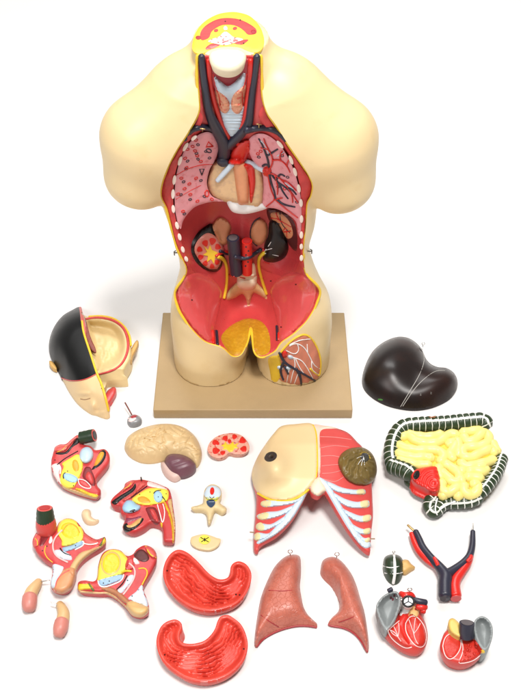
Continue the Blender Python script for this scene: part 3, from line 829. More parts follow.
def hline(place, parent, name, pts, r, m, off=None, n=8):
    pts = catmull(np.asarray(pts, float), 1.5, closed=False)
    rr = np.asarray(r, float)
    if rr.ndim: rr = np.interp(np.linspace(0, 1, len(pts)), np.linspace(0, 1, len(rr)), rr)
    P = place(pts[:, 0], pts[:, 1], np.full(len(pts), np.max(rr) * .35 if off is None else off))
    for _ in range(2): P[1:-1] = (P[:-2] + 2 * P[1:-1] + P[2:]) / 4
    return tube(P, rr, n=n).obj(name, m, parent)

def edge_d(B, u, v):
    P = np.stack([np.ravel(u), np.ravel(v)], 1)
    return (seg_dist(B, P) * inside(B, P)).reshape(np.shape(u))

def fsolid(outline, hfun, z0=.004, thick=None, taper=1.0, s=2.0, smooth=True, geo=None, clamp=True, clamp_to=None):
    """solid lying on the floor: visible upper surface at height z0 + h, vertical sides, flat underside"""
    V, F, d = fill(outline, s, smooth)
    u, v = V[:, 0], V[:, 1]
    h = hfun(u, v, d) if callable(hfun) else np.full(len(V), float(hfun))
    if clamp:                                          # no steeper than upright on the near side
        h = soft_under(h, .0019 * drop(V, catmull(outline if clamp_to is None else clamp_to, 1.5)))
    z = np.maximum(z0 + h, .0016)
    top = at_z(u, v, z)
    bot = top.copy()
    if thick is None: bot[:, 2] = .0007
    else: bot[:, 2] = np.maximum(z - thick, .0007)
    if taper != 1.0:
        c = top.mean(0); bot[:, :2] = c[:2] + (bot[:, :2] - c[:2]) * taper
    n = len(V); loops = boundary_loops(F)
    g = geo or Geo()
    if taper != 1.0:                                   # rounded flank
        mid = top * .5 + bot * .5; c = top.mean(0)
        mid[:, :2] += (top[:, :2] - bot[:, :2]) * .32
        VV = np.concatenate([top, bot, mid])
        fs = [tuple(f) for f in F] + [tuple(i + n for i in reversed(f)) for f in F]
        for a, b in loops: fs += [(b, a, a + 2 * n, b + 2 * n), (b + 2 * n, a + 2 * n, a + n, b + n)]
    else:
        VV = np.concatenate([top, bot])
        fs = [tuple(f) for f in F] + [tuple(i + n for i in reversed(f)) for f in F] + [(b, a, a + n, b + n) for a, b in loops]
    # drop unreferenced middle points
    used = sorted({i for f in fs for i in f}); mp = {o: k for k, o in enumerate(used)}
    g.add([VV[i] for i in used], [tuple(mp[i] for i in f) for f in fs])
    return g

def base(parent_info, name, outline, hfun, m, z0=.004, thick=None, taper=1.0, s=2.0, crisp=50, surf=None, label=None):
    q = fsolid(outline, hfun, z0, thick, taper, s)
    o = q.obj(name, m, parent_info, crisp=crisp, label=label)
    if surf is None: surf = Surf(q)
    else: surf.add(q)
    return o, surf

def spot(outline):
    c = np.array(outline, float).mean(0); p = at_z(c[0], c[1], 0.0)
    return (float(p[0]), float(p[1]), 0.0)

def openline(pts):
    """distance to an open line (for domes that stay high along a cut side)"""
    P = catmull(np.array(pts, float), 2.0, closed=False)
    return lambda u, v: seg_dist(P, np.stack([u, v], 1), closed=False)

def loop_hook(S, parent, name, u, v, r=.004, m=METAL, up=.006, z=None):
    B = on(S.bvh())(np.array([u]), np.array([v]), np.array([0.0]))[0] if z is None else at_z(np.array(u), np.array(v), z)
    q = tube([B, B + np.array((0, 0, up))], .0008, n=8)
    t = np.linspace(0, 2 * PI, 15)
    C = B + np.array((0, 0, up + r))
    tube([C + np.array((r * math.cos(a), 0.2 * r * math.sin(a), r * math.sin(a))) for a in t], .0007, n=6, geo=q, caps=False)
    return q.obj(name, m, parent)

def pin(parent, name, a, b, za, zb, r=.0012, m=METAL):
    A = at_z(*a, za); B = at_z(*b, zb)
    return tube(np.linspace(A, B, 4), r, n=8).obj(name, m, parent)

# ================= stomach halves
STOM = mat('stomach_red', (.66, .060, .038), rough=.30, var=.12, vscale=40, col2=(.54, .036, .022), c2scale=24, c2lo=.45, c2hi=.75, bump=.08, bscale=120)
ce = K(150, 530, 4.373)
def stomach(outline, lesser, label, seed):
    o2 = ce(outline)
    t = thing('stomach_half', label, 'stomach model', spot(o2), group='two halves of the stomach')
    dl = openline(ce(lesser))
    def h(u, v, d):
        ds = dl(u, v)
        k = np.clip((d - 2.0) / 5, 0, 1); k = k * k * (3 - 2 * k)
        n1 = vnoise(u, v, seed, .12); n2 = vnoise(u, v, seed + 1, .35)
        f = ds * 1.15 + 3.2 * n1 + 1.3 * n2
        ridge = (1 - np.abs(np.sin(f * .74 + .35 * vnoise(u, v, seed + 5, .7)))) ** 1.5
        amp = .0062 * np.clip(.7 + .9 * vnoise(u, v, seed + 2, .16), .1, 1.2)
        return -.013 * k * (.45 + .55 * dome(d, 24)) + k * ridge * amp + .0008 * dome(d, 2)
    base(t, 'stomach_wall', o2, h, STOM, z0=.024, taper=.90, s=1.15, crisp=70)
    return t
S1 = [(110, 90), (135, 87), (165, 100), (195, 125), (220, 150), (245, 178), (270, 200), (300, 215), (330, 213), (350, 195), (352, 165), (365, 145), (390, 137), (420, 150), (440, 180), (443, 215), (430, 260), (405, 300), (370, 328), (320, 346), (260, 355), (200, 345), (150, 322), (105, 287), (70, 240), (57, 190), (65, 145), (85, 110)]
S2 = [(75, 400), (110, 391), (135, 405), (140, 430), (130, 455), (132, 480), (150, 495), (190, 497), (235, 485), (265, 460), (285, 430), (295, 400), (310, 378), (340, 372), (365, 385), (395, 410), (415, 445), (427, 490), (425, 530), (410, 570), (380, 608), (335, 640), (280, 660), (225, 665), (165, 652), (110, 622), (65, 585), (38, 540), (28, 490), (35, 450), (50, 420)]
st1 = stomach(S1, [(135, 87), (195, 125), (245, 178), (300, 215), (350, 195), (352, 165)], 'red stomach half curving upward, upper one of the two on the white paper', 3)
st2 = stomach(S2, [(110, 391), (140, 430), (132, 480), (190, 497), (265, 460), (295, 400)], 'red stomach half opening upward, lowest piece on the white paper', 21)
for t, pts in ((st1, ((75, 178), (392, 284), (376, 282))), (st2, ((64, 546), (410, 520)))):
    ch = t.children[0]; g0 = Geo(); o0 = root_loc(t)
    g0.V = [tuple(v.co + o0) for v in ch.data.vertices]; g0.F = [tuple(p.vertices) for p in ch.data.polygons]
    sf = Surf(g0)
    for p in ce(pts): part(sf, t, 'peg_hole', ellipse(*p, .9, .9, 0, 10), .0004, BLACK, .001, s=1, grow=False)

# ================= lungs
LUNG = mat('lung_salmon', (.50, .138, .092), rough=.36, var=.16, vscale=45, col2=(.40, .09, .055), c2scale=70, c2lo=.5, c2hi=.75, bump=.05, bscale=120)
def lung_mat():
    m = LUNG; nt = m.node_tree; N, L = nt.nodes, nt.links
    vo = N.new('ShaderNodeTexVoronoi'); vo.feature = 'DISTANCE_TO_EDGE'; vo.inputs['Scale'].default_value = 120
    tc = [n for n in N if n.type == 'TEX_COORD'][0]
    nz = N.new('ShaderNodeTexNoise'); nz.inputs['Scale'].default_value = 60
    mixv = N.new('ShaderNodeMixRGB'); mixv.inputs[0].default_value = .012
    L.new(tc.outputs['Object'], nz.inputs['Vector']); L.new(tc.outputs['Object'], mixv.inputs[1]); L.new(nz.outputs['Color'], mixv.inputs[2])
    L.new(mixv.outputs[0], vo.inputs['Vector'])
    mr = N.new('ShaderNodeMapRange'); mr.inputs[1].default_value = 0.0; mr.inputs[2].default_value = .05
    L.new(vo.outputs['Distance'], mr.inputs[0])
    bp = N.new('ShaderNodeBump'); bp.inputs['Strength'].default_value = .5; bp.inputs['Distance'].default_value = .001
    L.new(mr.outputs[0], bp.inputs['Height']); L.new(bp.outputs[0], N['Principled BSDF'].inputs['Normal'])
lung_mat()
cg = K(245, 540, 3.859)
def lung(outline, side, basecurve, fiss, hook, label):
    o2 = cg(outline)
    t = thing('lung_half', label, 'lung model', spot(o2), group='pair of lung covers')
    dl = openline(cg(side))
    h = lambda u, v, d: .034 * dome(dl(u, v), 13)
    b, S = base(t, 'lung_cover', o2, h, LUNG, z0=.004, thick=.012, s=1.6)
    line(S, t, 'base_edge', cg(basecurve), .0016, DRED, off=.0002)
    for f in fiss: line(S, t, 'lung_fissure', cg(f), .0008, DRED, off=.0004, n=6)
    loop_hook(S, t, 'wire_loop', *cg([hook])[0], r=.0038, z=.010)
    return t
lung([(160, 62), (185, 56), (208, 61), (215, 80), (216, 130), (212, 180), (218, 220), (225, 255), (240, 285), (262, 308), (277, 322), (276, 336), (245, 331), (200, 331), (150, 342), (105, 360), (65, 385), (47, 411), (37, 405), (40, 350), (50, 280), (62, 220), (85, 160), (110, 110), (135, 80)],
     [(276, 336), (277, 322), (240, 285), (218, 220), (212, 180), (216, 130), (215, 80), (208, 61), (185, 56), (160, 62), (135, 80), (110, 110), (85, 160), (62, 220), (50, 280), (40, 350), (37, 405), (47, 411)],
     [(276, 337), (245, 332), (200, 332), (150, 343), (105, 361), (66, 386), (46, 411)],
     [[(92, 194), (140, 197), (180, 194), (211, 190)], [(62, 290), (90, 312), (130, 336)]], (174, 58), 'salmon pink lung cover with two fissures, left one of the pair')
lung([(292, 110), (300, 80), (325, 66), (352, 68), (380, 90), (410, 130), (430, 175), (445, 225), (460, 275), (470, 330), (478, 400), (475, 432), (465, 425), (445, 385), (415, 355), (375, 337), (330, 331), (321, 322), (335, 300), (360, 275), (365, 245), (355, 215), (335, 180), (305, 150), (292, 130)],
     [(475, 432), (478, 400), (470, 330), (460, 275), (445, 225), (430, 175), (410, 130), (380, 90), (352, 68), (325, 66), (300, 80), (292, 110), (292, 130), (305, 150), (335, 180), (355, 215), (365, 245), (360, 275), (335, 300), (321, 322)],
     [(322, 325), (332, 332), (375, 338), (415, 356), (445, 386), (472, 431)],
     [[(362, 318), (400, 305), (430, 290), (458, 270)]], (354, 68), 'narrow curved salmon lung cover with notch, right one of the pair')

# ================= liver
LIV = mat('liver_black', (.013, .008, .007), rough=.32, var=.15, vscale=20, spec=.35, col2=(.026, .010, .007), c2scale=14, c2lo=.45, c2hi=.7)
ci = K(350, 325, 4.008)
LO = ci([(100, 95), (140, 65), (190, 47), (235, 52), (270, 75), (290, 102), (303, 132), (323, 155), (352, 168), (386, 172), (415, 190), (430, 220), (428, 255), (405, 290), (370, 313), (320, 332), (260, 340), (200, 334), (145, 319), (95, 293), (60, 260), (48, 225), (55, 180), (75, 130)])
t = thing('liver', 'large glossy black liver with two white lines beside the tan board', 'liver model', spot(LO))
def hl(u, v, d):
    g1 = np.exp(-(((u - 391) / 20) ** 2 + ((v - 366) / 24) ** 2)); g2 = np.exp(-(((u - 440) / 18) ** 2 + ((v - 386) / 16) ** 2))
    return dome(d, 15) * (.034 + .022 * g1 + .010 * g2)
b, S = base(t, 'liver_body', LO, hl, LIV, z0=.004, s=2)
WL = mat('line_grey', (.42, .40, .37), rough=.5)
line(S, t, 'ligament_line', ci([(292, 108), (297, 145), (278, 200), (240, 265), (203, 327)]), .0007, WL, off=.0002, n=6)
line(S, t, 'ligament_line', ci([(380, 183), (345, 184), (305, 210), (262, 252), (212, 325)]), .0007, WL, off=.0002, n=6)
part(S, t, 'vessel_stub', ellipse(*ci([(291, 93)])[0], 2.6, 3.6, -20), D(3, .006), LIV, .003, s=1.5)
loop_hook(S, t, 'wire_loop', *ci([(292, 88)])[0], r=.003, z=.012)
part(S, t, 'green_mark', ellipse(*ci([(122, 299)])[0], 2.6, .8, 8), .0004, mat('mark_green', (.05, .20, .03)), .001, s=1, grow=False)
def zmark(S, par, x, y, w=1.4, hgt=1.6):
    line(S, par, 'painted_number', [(x - w / 2, y - hgt / 2), (x + w / 2, y - hgt / 2), (x - w / 2, y + hgt / 2), (x + w / 2, y + hgt / 2)], .0003, WL, off=.0001, n=5)
for p in ((187, 230), (283, 279), (325, 273)): zmark(S, t, *ci([p])[0])

# ================= kidney half
cd = K(115, 410, 3.593)
KO = cd([(332, 142), (342, 115), (372, 92), (418, 83), (455, 92), (480, 120), (482, 143), (462, 157), (432, 158), (410, 153), (395, 166), (370, 172), (345, 163)])
t = thing('kidney_half', 'cut kidney half with red pyramids and yellow centre beside the brain', 'kidney model', spot(KO))
KRIM = mat('kidney_rim', (.68, .34, .25), rough=.45, var=.15, vscale=220, col2=(.5, .08, .06), c2scale=190, c2lo=.55, c2hi=.64)
b, S = base(t, 'kidney_body', KO, lambda u, v, d: .001 * dome(d, 2), KRIM, z0=.013, taper=.88, s=1.6)
for x, y, a, c, r in ((363, 118, 3.6, 2.5, 10), (397, 103, 3, 2.3, -5), (429, 97, 2.3, 2.6, 20), (457, 110, 3.4, 3, 20), (461, 140, 3.2, 2.8, -20), (364, 146, 3.6, 3, -20), (388, 153, 2.6, 2, 0), (411, 113, 1.7, 2.2, 0)):
    part(S, t, 'renal_pyramid', pyramid(*cd([(x, y)])[0], *cd([(412, 140)])[0], a, c), D(1.5, .001), ART, .001, s=1.2, grow=False)
part(S, t, 'renal_pelvis', cd([(380, 128), (392, 122), (396, 112), (404, 124), (415, 122), (424, 112), (428, 124), (445, 118), (436, 130), (446, 138), (430, 138), (422, 150), (410, 152), (400, 142), (386, 142), (392, 133)]), D(1.5, .0016), YEL, .001, s=1.2, smooth=False)

# ================= brain half
BRN = mat('brain_cream', (.62, .44, .22), rough=.42, var=.06, vscale=40)
BO = cd([(35, 125), (48, 95), (85, 70), (140, 53), (200, 50), (250, 64), (290, 98), (311, 145), (309, 180), (293, 205), (270, 190), (230, 172), (195, 172), (172, 182), (130, 190), (90, 186), (55, 168), (37, 145)])
t = thing('brain_half', 'cream brain half with purple cerebellum lying on its side', 'brain model', spot(BO))
def hb(u, v, d):
    w = vnoise(u, v, 4, .16) * 6 + vnoise(u, v, 8, .3) * 2.5
    f = np.abs(np.sin((u * .33 + v * .16) * .8 + w * .55)); f2 = np.abs(np.sin((v * .42 - u * .12) * .8 + w * .6))
    gy = np.minimum(f, f2) ** .42
    return .030 * dome(d, 19) + .0075 * (gy - 1) * np.clip(d / 4, 0, 1)
b, S = base(t, 'cerebrum', BO, hb, BRN, z0=.004, s=.9, crisp=80)
CBL = mat('cerebellum_purple', (.16, .065, .085), rough=.4, var=.15, vscale=60)
fsolid(cd([(165, 190), (182, 186), (205, 200), (240, 225), (238, 246), (214, 258), (188, 245), (170, 220)]), lambda u, v, d: .012 * dome(d, 4), .003, s=1.3).obj('brainstem', mat('stem_pink', (.62, .44, .38), rough=.45), t)
fsolid(cd([(178, 182), (194, 160), (232, 158), (268, 172), (291, 200), (278, 224), (242, 238), (206, 230), (184, 206)]), lambda u, v, d: .022 * dome(d, 7) + .0014 * np.sin((u * .35 + v) * 1.1) * np.clip(d / 2, 0, 1), .010, s=1.0).obj('cerebellum', CBL, t)

# ================= vertebra and disc piece
VC = mat('vertebra_cream', (.68, .54, .29), rough=.45, var=.06, vscale=80)
VO = cd([(318, 318), (322, 288), (338, 270), (358, 268), (378, 282), (384, 308), (377, 333), (398, 350), (401, 362), (386, 371), (362, 360), (352, 380), (342, 408), (334, 408), (329, 375), (312, 361), (280, 359), (275, 349), (300, 342), (316, 334)])
t = thing('vertebra_model', 'cream vertebra with pale blue disc and long spine point', 'vertebra model', spot(VO))
b, S = base(t, 'vertebra_bone', VO, lambda u, v, d: .006 * dome(d, 4), VC, z0=.011, taper=.9, s=1.4)
part(S, t, 'disc', ellipse(*cd([(350, 297)])[0], 8.6, 7.2), .005, CART, .002, s=1.6)
part(S, t, 'disc_core', ellipse(*cd([(349, 291)])[0], 2.2, 3.8, 5), .0008, ART, .001, s=1.2)
part(S, t, 'nerve_root', cd([(328, 312), (342, 318), (360, 316), (372, 312), (366, 326), (345, 330), (332, 326)]), .0012, mat('nerve_lime', (.62, .60, .05)), .001, s=1)
part(S, t, 'cord_section', cd([(330, 326), (352, 322), (360, 335), (346, 350), (332, 340)]), .0018, mat('cord_blue', (.03, .06, .12)), .001, s=1)
for q in (cd([(340, 312), (355, 326)]), cd([(356, 312), (340, 326)])): line(S, t, 'nerve_mark', q, .0006, BLACK, n=6)
DO = cd([(272, 462), (284, 453), (318, 446), (345, 452), (366, 460), (380, 465), (371, 488), (342, 503), (302, 499), (276, 484)])
t = thing('disc_slice', 'flat cream bone slice with yellow ring and black cross', 'vertebra model', spot(DO))
b, S = base(t, 'bone_slice', DO, lambda u, v, d: .0015 * dome(d, 2), VC, z0=.007, taper=.92, s=1.4)
part(S, t, 'canal_ring', ellipse(*cd([(322, 466)])[0], 5.8, 4.6), .0012, mat('canal_yellow', (.85, .72, .08)), .001, s=1.3)
for q in (cd([(308, 458), (322, 466), (336, 474)]), cd([(336, 458), (322, 466), (310, 474)]), cd([(322, 460), (322, 472)])): line(S, t, 'nerve_mark', q, .0008, BLACK, n=6)

# ================= small curved cream piece
cc = K(10, 500, 3.473)
NO = cc([(248, 48), (256, 34), (272, 32), (281, 42), (282, 56), (294, 66), (308, 68), (306, 78), (290, 86), (268, 84), (254, 70)])
t = thing('curved_gland', 'tiny curved cream gland piece between the pelvis pieces', 'organ piece', spot(NO))
base(t, 'gland_body', NO, lambda u, v, d: .010 * dome(d, 4), mat('gland_cream', (.74, .56, .34), rough=.42), z0=.003, s=1.2)

# ================= pelvis sections
LBL = mat('organ_blue', (.36, .58, .76), rough=.42, var=.06)
PALE = mat('tissue_pale', (.80, .62, .60), rough=.45, var=.08, vscale=80)
ORNG = mat('marrow_orange', (.80, .36, .03), rough=.4, var=.15, vscale=120, bump=.15)
LEMON = mat('bone_yellow', (.86, .68, .07), rough=.42, var=.06, vscale=60)
SKE = mat('skin_edge', (.62, .40, .18), rough=.42, var=.06)
GREEN = mat('colon_green', (.020, .040, .018), rough=.36, var=.25, vscale=40)
cb = K(40, 410, 3.721)

def sheet(S, par, name, pts, h, m, s=1.3, smooth=True, back=.001, grow=True, r=2):
    return part(S, par, name, pts, D(r, h), m, back, s=s, smooth=smooth, grow=grow)

def end_tube(S, par, a, b, r, z, m, rimm, name='colon_stub', za=None, inner=None, r0=None):
    A = at_z(*a, z if za is None else za); B = at_z(*b, z)
    k = np.linspace(r0 or r, r, 7) * np.array([1, .97, 1.02, .98, 1.03, 1.0, 1.0])
    q = tube(np.linspace(A, B, 7), k, n=22, caps=False)
    o = q.obj(name, m, par, crisp=50); S.add(q)
    ax = (B - A) / np.linalg.norm(B - A)
    e = tube([B - ax * .001, B + ax * .0008], r * .95, n=20, caps=False); e.obj('stub_rim', rimm, o, crisp=50)
    e = tube([B + ax * .0002, B + ax * .0016], r * .68, n=20, caps=False); e.obj('lumen', inner or BLACK, o, crisp=50)
    return o
SALM = mat('section_salmon', (.66, .10, .085), rough=.36, var=.12, vscale=70)
MARO = mat('recess_shade_maroon', (.20, .014, .018), rough=.42, var=.2, vscale=80)  # dark colour standing in for the shade inside hollows
PBLU = mat('tissue_iceblue', (.60, .68, .76), rough=.42, var=.05)

# upper left section
kA = K(45, 420, 7.443)
A0 = kA([(62, 240), (74, 202), (110, 182), (155, 178), (200, 140), (245, 112), (268, 158), (290, 182), (340, 195), (370, 222), (400, 222), (440, 216), (470, 240), (483, 285), (470, 330), (420, 392), (386, 438), (390, 490), (415, 522), (410, 552), (380, 572), (330, 562), (220, 528), (130, 488), (85, 442), (52, 380), (46, 310), (54, 268)])
t = thing('pelvis_section', 'upper left red pelvis section with green tube stub and blue bladder', 'pelvis model', spot(A0), group='half pelvis sections')
b, S = base(t, 'section_body', A0, lambda u, v, d: .004 * dome(d, 4), SRED, z0=.019, taper=.92, s=1.4)
sheet(S, t, 'skin_edge', kA([(120, 488), (220, 520), (330, 556), (385, 562), (384, 588), (330, 580), (220, 548), (130, 508), (100, 480)]), .003, SKE, back=.014)
sheet(S, t, 'fat_stripe', kA([(212, 505), (270, 512), (330, 540), (392, 556), (398, 572), (370, 580), (320, 562), (250, 530)]), .0035, YEL)
sheet(S, t, 'pale_fascia', kA([(50, 338), (92, 322), (116, 345), (104, 392), (112, 440), (132, 486), (104, 472), (70, 430), (52, 385)]), .002, PALE)
sheet(S, t, 'fold_lip', kA([(68, 230), (84, 196), (125, 186), (160, 184), (200, 146), (242, 118), (244, 132), (206, 168), (182, 196), (150, 232), (108, 238)]), .005, SALM)
sheet(S, t, 'cavity_slit', kA([(68, 246), (110, 240), (152, 236), (190, 196), (216, 160), (246, 132), (268, 152), (242, 180), (206, 202), (170, 246), (130, 258), (90, 256)]), .0014, BLACK)
line(S, t, 'orange_line', kA([(92, 238), (135, 222), (160, 190)]), .0008, YEL)
sheet(S, t, 'bone_section', kA([(128, 322), (190, 282), (238, 256), (274, 276), (283, 320), (280, 370), (262, 420), (240, 462), (214, 504), (170, 510), (130, 490), (112, 450), (122, 390), (136, 352)]), .004, LEMON)
line(S, t, 'dark_line', kA([(92, 332), (140, 292), (190, 262), (244, 232)]), .0010, BLACK)
sheet(S, t, 'marrow', ellipse(*kA([(228, 340)])[0], 3.4, 6.2, -10), .0018, ORNG)
sheet(S, t, 'pubic_bone', kA([(142, 398), (190, 400), (240, 428), (244, 455), (210, 468), (162, 452), (138, 426)]), .0028, LBL, r=1)
line(S, t, 'black_curl', kA([(138, 436), (131, 408), (150, 392)]), .0009, BLACK)
part(S, t, 'bladder', ellipse(*kA([(308, 262)])[0], 7.0, 8.4, 10), D(7, .014), mat('bladder_iceblue', (.50, .64, .74), rough=.36, var=.06), .004, s=1.3)
sheet(S, t, 'canal', kA([(386, 308), (396, 258), (420, 226), (450, 224), (452, 272), (425, 322), (385, 356), (346, 372), (362, 344)]), .0016, BLACK)
sheet(S, t, 'canal_wall', kA([(366, 334), (390, 270), (414, 238), (438, 242), (430, 278), (404, 318), (374, 342)]), .0026, ORNG)
sheet(S, t, 'painted_recess', kA([(280, 400), (300, 352), (336, 352), (352, 385), (368, 425), (378, 482), (350, 490), (310, 455), (282, 430)]), .0014, MARO)  # thin dark patch, shade painted on to imply depth
sheet(S, t, 'red_fold', kA([(300, 420), (320, 385), (345, 400), (362, 450), (350, 478), (318, 450)]), .003, RED)
sheet(S, t, 'muscle_wedge', kA([(250, 442), (300, 452), (345, 504), (300, 508), (252, 476)]), .002, RED)
line(S, t, 'white_line', kA([(248, 440), (300, 450), (348, 506), (300, 508), (250, 478), (248, 440)]), .0009, WHITE)
line(S, t, 'white_line', kA([(104, 336), (120, 348), (112, 400)]), .0012, WHITE)
for p in ((212, 488), (168, 380), (74, 298)): part(S, t, 'number_dot', ellipse(*kA([p])[0], .7, .6, 0, 8), .0004, BLACK, .001, s=1, grow=False)
end_tube(S, t, kA([(268, 134)])[0], kA([(366, 114)])[0], .0120, .036, GREEN, SALM, za=.028, r0=.0122)

# middle section
kB = K(105, 475, 6.947)
B0 = kB([(38, 188), (60, 152), (128, 92), (140, 60), (180, 38), (220, 35), (255, 31), (300, 40), (350, 55), (400, 75), (445, 100), (465, 160), (475, 230), (488, 330), (488, 430), (478, 462), (432, 464), (408, 452), (405, 400), (398, 356), (370, 340), (320, 332), (270, 368), (210, 396), (160, 392), (122, 368), (134, 326), (140, 284), (110, 264), (104, 222), (70, 212), (45, 204)])
t = thing('pelvis_section', 'middle red pelvis section with black slit and yellow edge stripe', 'pelvis model', spot(B0), group='half pelvis sections')
b, S = base(t, 'section_body', B0, lambda u, v, d: .004 * dome(d, 4), SRED, z0=.020, taper=.92, s=1.4)
sheet(S, t, 'pale_fascia', kB([(300, 44), (350, 58), (400, 78), (442, 105), (420, 110), (370, 92), (320, 82), (294, 70)]), .002, PALE)
sheet(S, t, 'fold_lip', kB([(128, 94), (144, 62), (180, 42), (206, 50), (186, 80), (150, 102), (112, 128)]), .005, SALM)
line(S, t, 'orange_line', kB([(135, 95), (165, 82), (182, 55)]), .0008, YEL)
sheet(S, t, 'cavity_slit', kB([(46, 186), (100, 146), (150, 116), (190, 86), (209, 58), (216, 84), (196, 116), (150, 148), (110, 176), (76, 206), (54, 202)]), .0014, BLACK)
sheet(S, t, 'fold_lip', kB([(110, 180), (150, 152), (200, 118), (225, 78), (250, 50), (285, 62), (240, 104), (196, 146), (150, 178)]), .004, SALM)
line(S, t, 'dark_line', kB([(178, 162), (230, 122), (292, 78)]), .0010, BLACK)
sheet(S, t, 'bone_section', kB([(188, 166), (230, 132), (290, 97), (340, 90), (400, 95), (440, 110), (438, 170), (402, 195), (350, 206), (290, 213), (240, 206), (204, 192)]), .0042, LEMON)
sheet(S, t, 'marrow', kB([(228, 158), (265, 148), (300, 164), (316, 190), (272, 196), (234, 182)]), .0018, ORNG)
sheet(S, t, 'pubic_bone', ellipse(*kB([(369, 151)])[0], 4.6, 6.0, -10), .003, LBL, r=1)
for q in ([(338, 128), (352, 108), (388, 106)], [(398, 150), (414, 170), (418, 182)]): line(S, t, 'black_curl', kB(q), .0009, BLACK)
part(S, t, 'bladder', kB([(122, 216), (150, 178), (190, 178), (216, 200), (246, 216), (236, 246), (190, 264), (150, 264), (124, 246)]), D(5, .011), LBL, .004, s=1.3)
sheet(S, t, 'bladder_slit', kB([(162, 258), (190, 240), (214, 240), (206, 258), (180, 266)]), .001, BLACK)
sheet(S, t, 'painted_recess', kB([(284, 230), (340, 224), (370, 258), (386, 318), (360, 348), (320, 320), (296, 272)]), .0014, MARO)  # hollow suggested by painted shade, surface is not sunk
sheet(S, t, 'red_fold', kB([(310, 240), (340, 240), (362, 280), (372, 325), (345, 318), (325, 282)]), .003, RED)
sheet(S, t, 'muscle_wedge', kB([(364, 206), (402, 204), (414, 258), (400, 330), (386, 282)]), .0024, RED)
line(S, t, 'white_line', kB([(364, 206), (385, 280), (400, 338), (416, 260), (402, 202)]), .0010, WHITE)
line(S, t, 'orange_line', kB([(392, 335), (396, 360)]), .0018, YEL)
sheet(S, t, 'skin_edge', kB([(436, 182), (466, 170), (478, 240), (492, 330), (492, 440), (484, 474), (481, 400), (470, 310), (450, 240)]), .003, SKE, back=.012)
sheet(S, t, 'fat_stripe', kB([(410, 196), (424, 196), (452, 258), (472, 330), (482, 410), (480, 470), (468, 470), (466, 400), (456, 330), (436, 262)]), .0036, YEL)
sheet(S, t, 'canal', kB([(116, 372), (130, 344), (152, 334), (168, 358), (200, 348), (240, 310), (264, 298), (266, 316), (236, 352), (196, 382), (150, 400), (126, 394)]), .0016, BLACK)
sheet(S, t, 'canal_wall', kB([(148, 350), (180, 344), (225, 310), (252, 298), (246, 326), (206, 356), (165, 366)]), .0028, mat('canal_tan', (.66, .38, .12), rough=.45))
sheet(S, t, 'painted_recess', kB([(136, 328), (142, 300), (190, 298), (250, 284), (246, 298), (190, 320), (152, 334)]), .0016, mat('fold_purple', (.24, .035, .07), rough=.4))  # dark purple patch painted to suggest depth
for p in ((240, 135), (312, 118), (425, 130), (370, 152)): part(S, t, 'number_dot', ellipse(*kB([p])[0], .6, .5, 0, 8), .0004, BLACK, .001, s=1, grow=False)
pin(t, 'peg', kB([(254, 38)])[0], kB([(250, 16)])[0], .024, .030, .0014, mat('pin_dark', (.1, .1, .1)))

# male sections
def male(o2, label, z, taper=.92):
    t = thing('pelvis_section', label, 'pelvis model', spot(o2), group='half pelvis sections')
    b, S = base(t, 'section_body', o2, lambda u, v, d: .004 * dome(d, 4), SRED, z0=z, taper=taper, s=1.4)
    return t, S
kC = K(28, 500, 6.354)
C0 = kC([(30, 288), (30, 250), (55, 206), (80, 192), (140, 200), (180, 172), (200, 140), (245, 117), (300, 130), (345, 180), (370, 215), (430, 250), (470, 240), (490, 236), (496, 268), (470, 292), (400, 334), (345, 380), (310, 430), (300, 490), (268, 556), (220, 584), (165, 574), (142, 536), (156, 465), (155, 410), (100, 376), (56, 334), (44, 308)])
t, S = male(C0, 'lower left pelvis section with green tube stub and yellow oval', .020)
sheet(S, t, 'skin_flank', kC([(496, 272), (470, 300), (400, 345), (345, 390), (312, 440), (304, 490), (262, 452), (280, 402), (330, 338), (400, 312), (462, 290)]), .005, SKE, back=.014)
part(S, t, 'gonad', kC([(158, 560), (176, 500), (210, 456), (260, 430), (300, 440), (306, 490), (280, 560), (225, 597), (180, 590)]), D(8, .014), mat('gonad_peach', (.66, .30, .14), rough=.38, var=.16, vscale=60), .006, s=1.3)
line(S, t, 'duct_line', kC([(178, 580), (176, 540), (190, 500), (222, 468), (262, 446)]), .0012, SALM)
sheet(S, t, 'bladder_wall', kC([(188, 216), (190, 166), (214, 130), (256, 118), (306, 135), (346, 186), (355, 236), (340, 264), (280, 286), (218, 294), (212, 258)]), .005, LEMON)
sheet(S, t, 'bladder_lining', ellipse(*kC([(268, 196)])[0], 9.8, 7.8, 28), .0018, mat('bladder_gold', (.76, .54, .02), rough=.34, bump=.5, bscale=140), r=3)
line(S, t, 'bladder_crease', kC([(220, 205), (236, 168), (268, 150), (306, 166), (328, 206)]), .0010, ORNG)
sheet(S, t, 'pubic_bone', kC([(220, 302), (280, 286), (342, 258), (346, 284), (300, 310), (240, 329), (222, 318)]), .003, mat('bone_slate', (.30, .45, .60), rough=.42))
line(S, t, 'white_line', kC([(346, 262), (356, 262), (354, 288), (300, 316)]), .0012, WHITE)
sheet(S, t, 'pale_fascia', kC([(170, 320), (210, 318), (270, 350), (278, 380), (236, 380), (190, 360), (172, 340)]), .003, PBLU)
line(S, t, 'black_curl', kC([(204, 306), (220, 334), (268, 352)]), .0010, BLACK)
sheet(S, t, 'pale_fascia', kC([(160, 410), (210, 418), (226, 434), (196, 490), (164, 560), (144, 546), (150, 480)]), .003, PBLU)
line(S, t, 'pink_line', kC([(216, 192), (172, 240), (156, 290), (170, 345), (206, 374), (252, 396)]), .0016, mat('line_pink', (.80, .50, .48)))
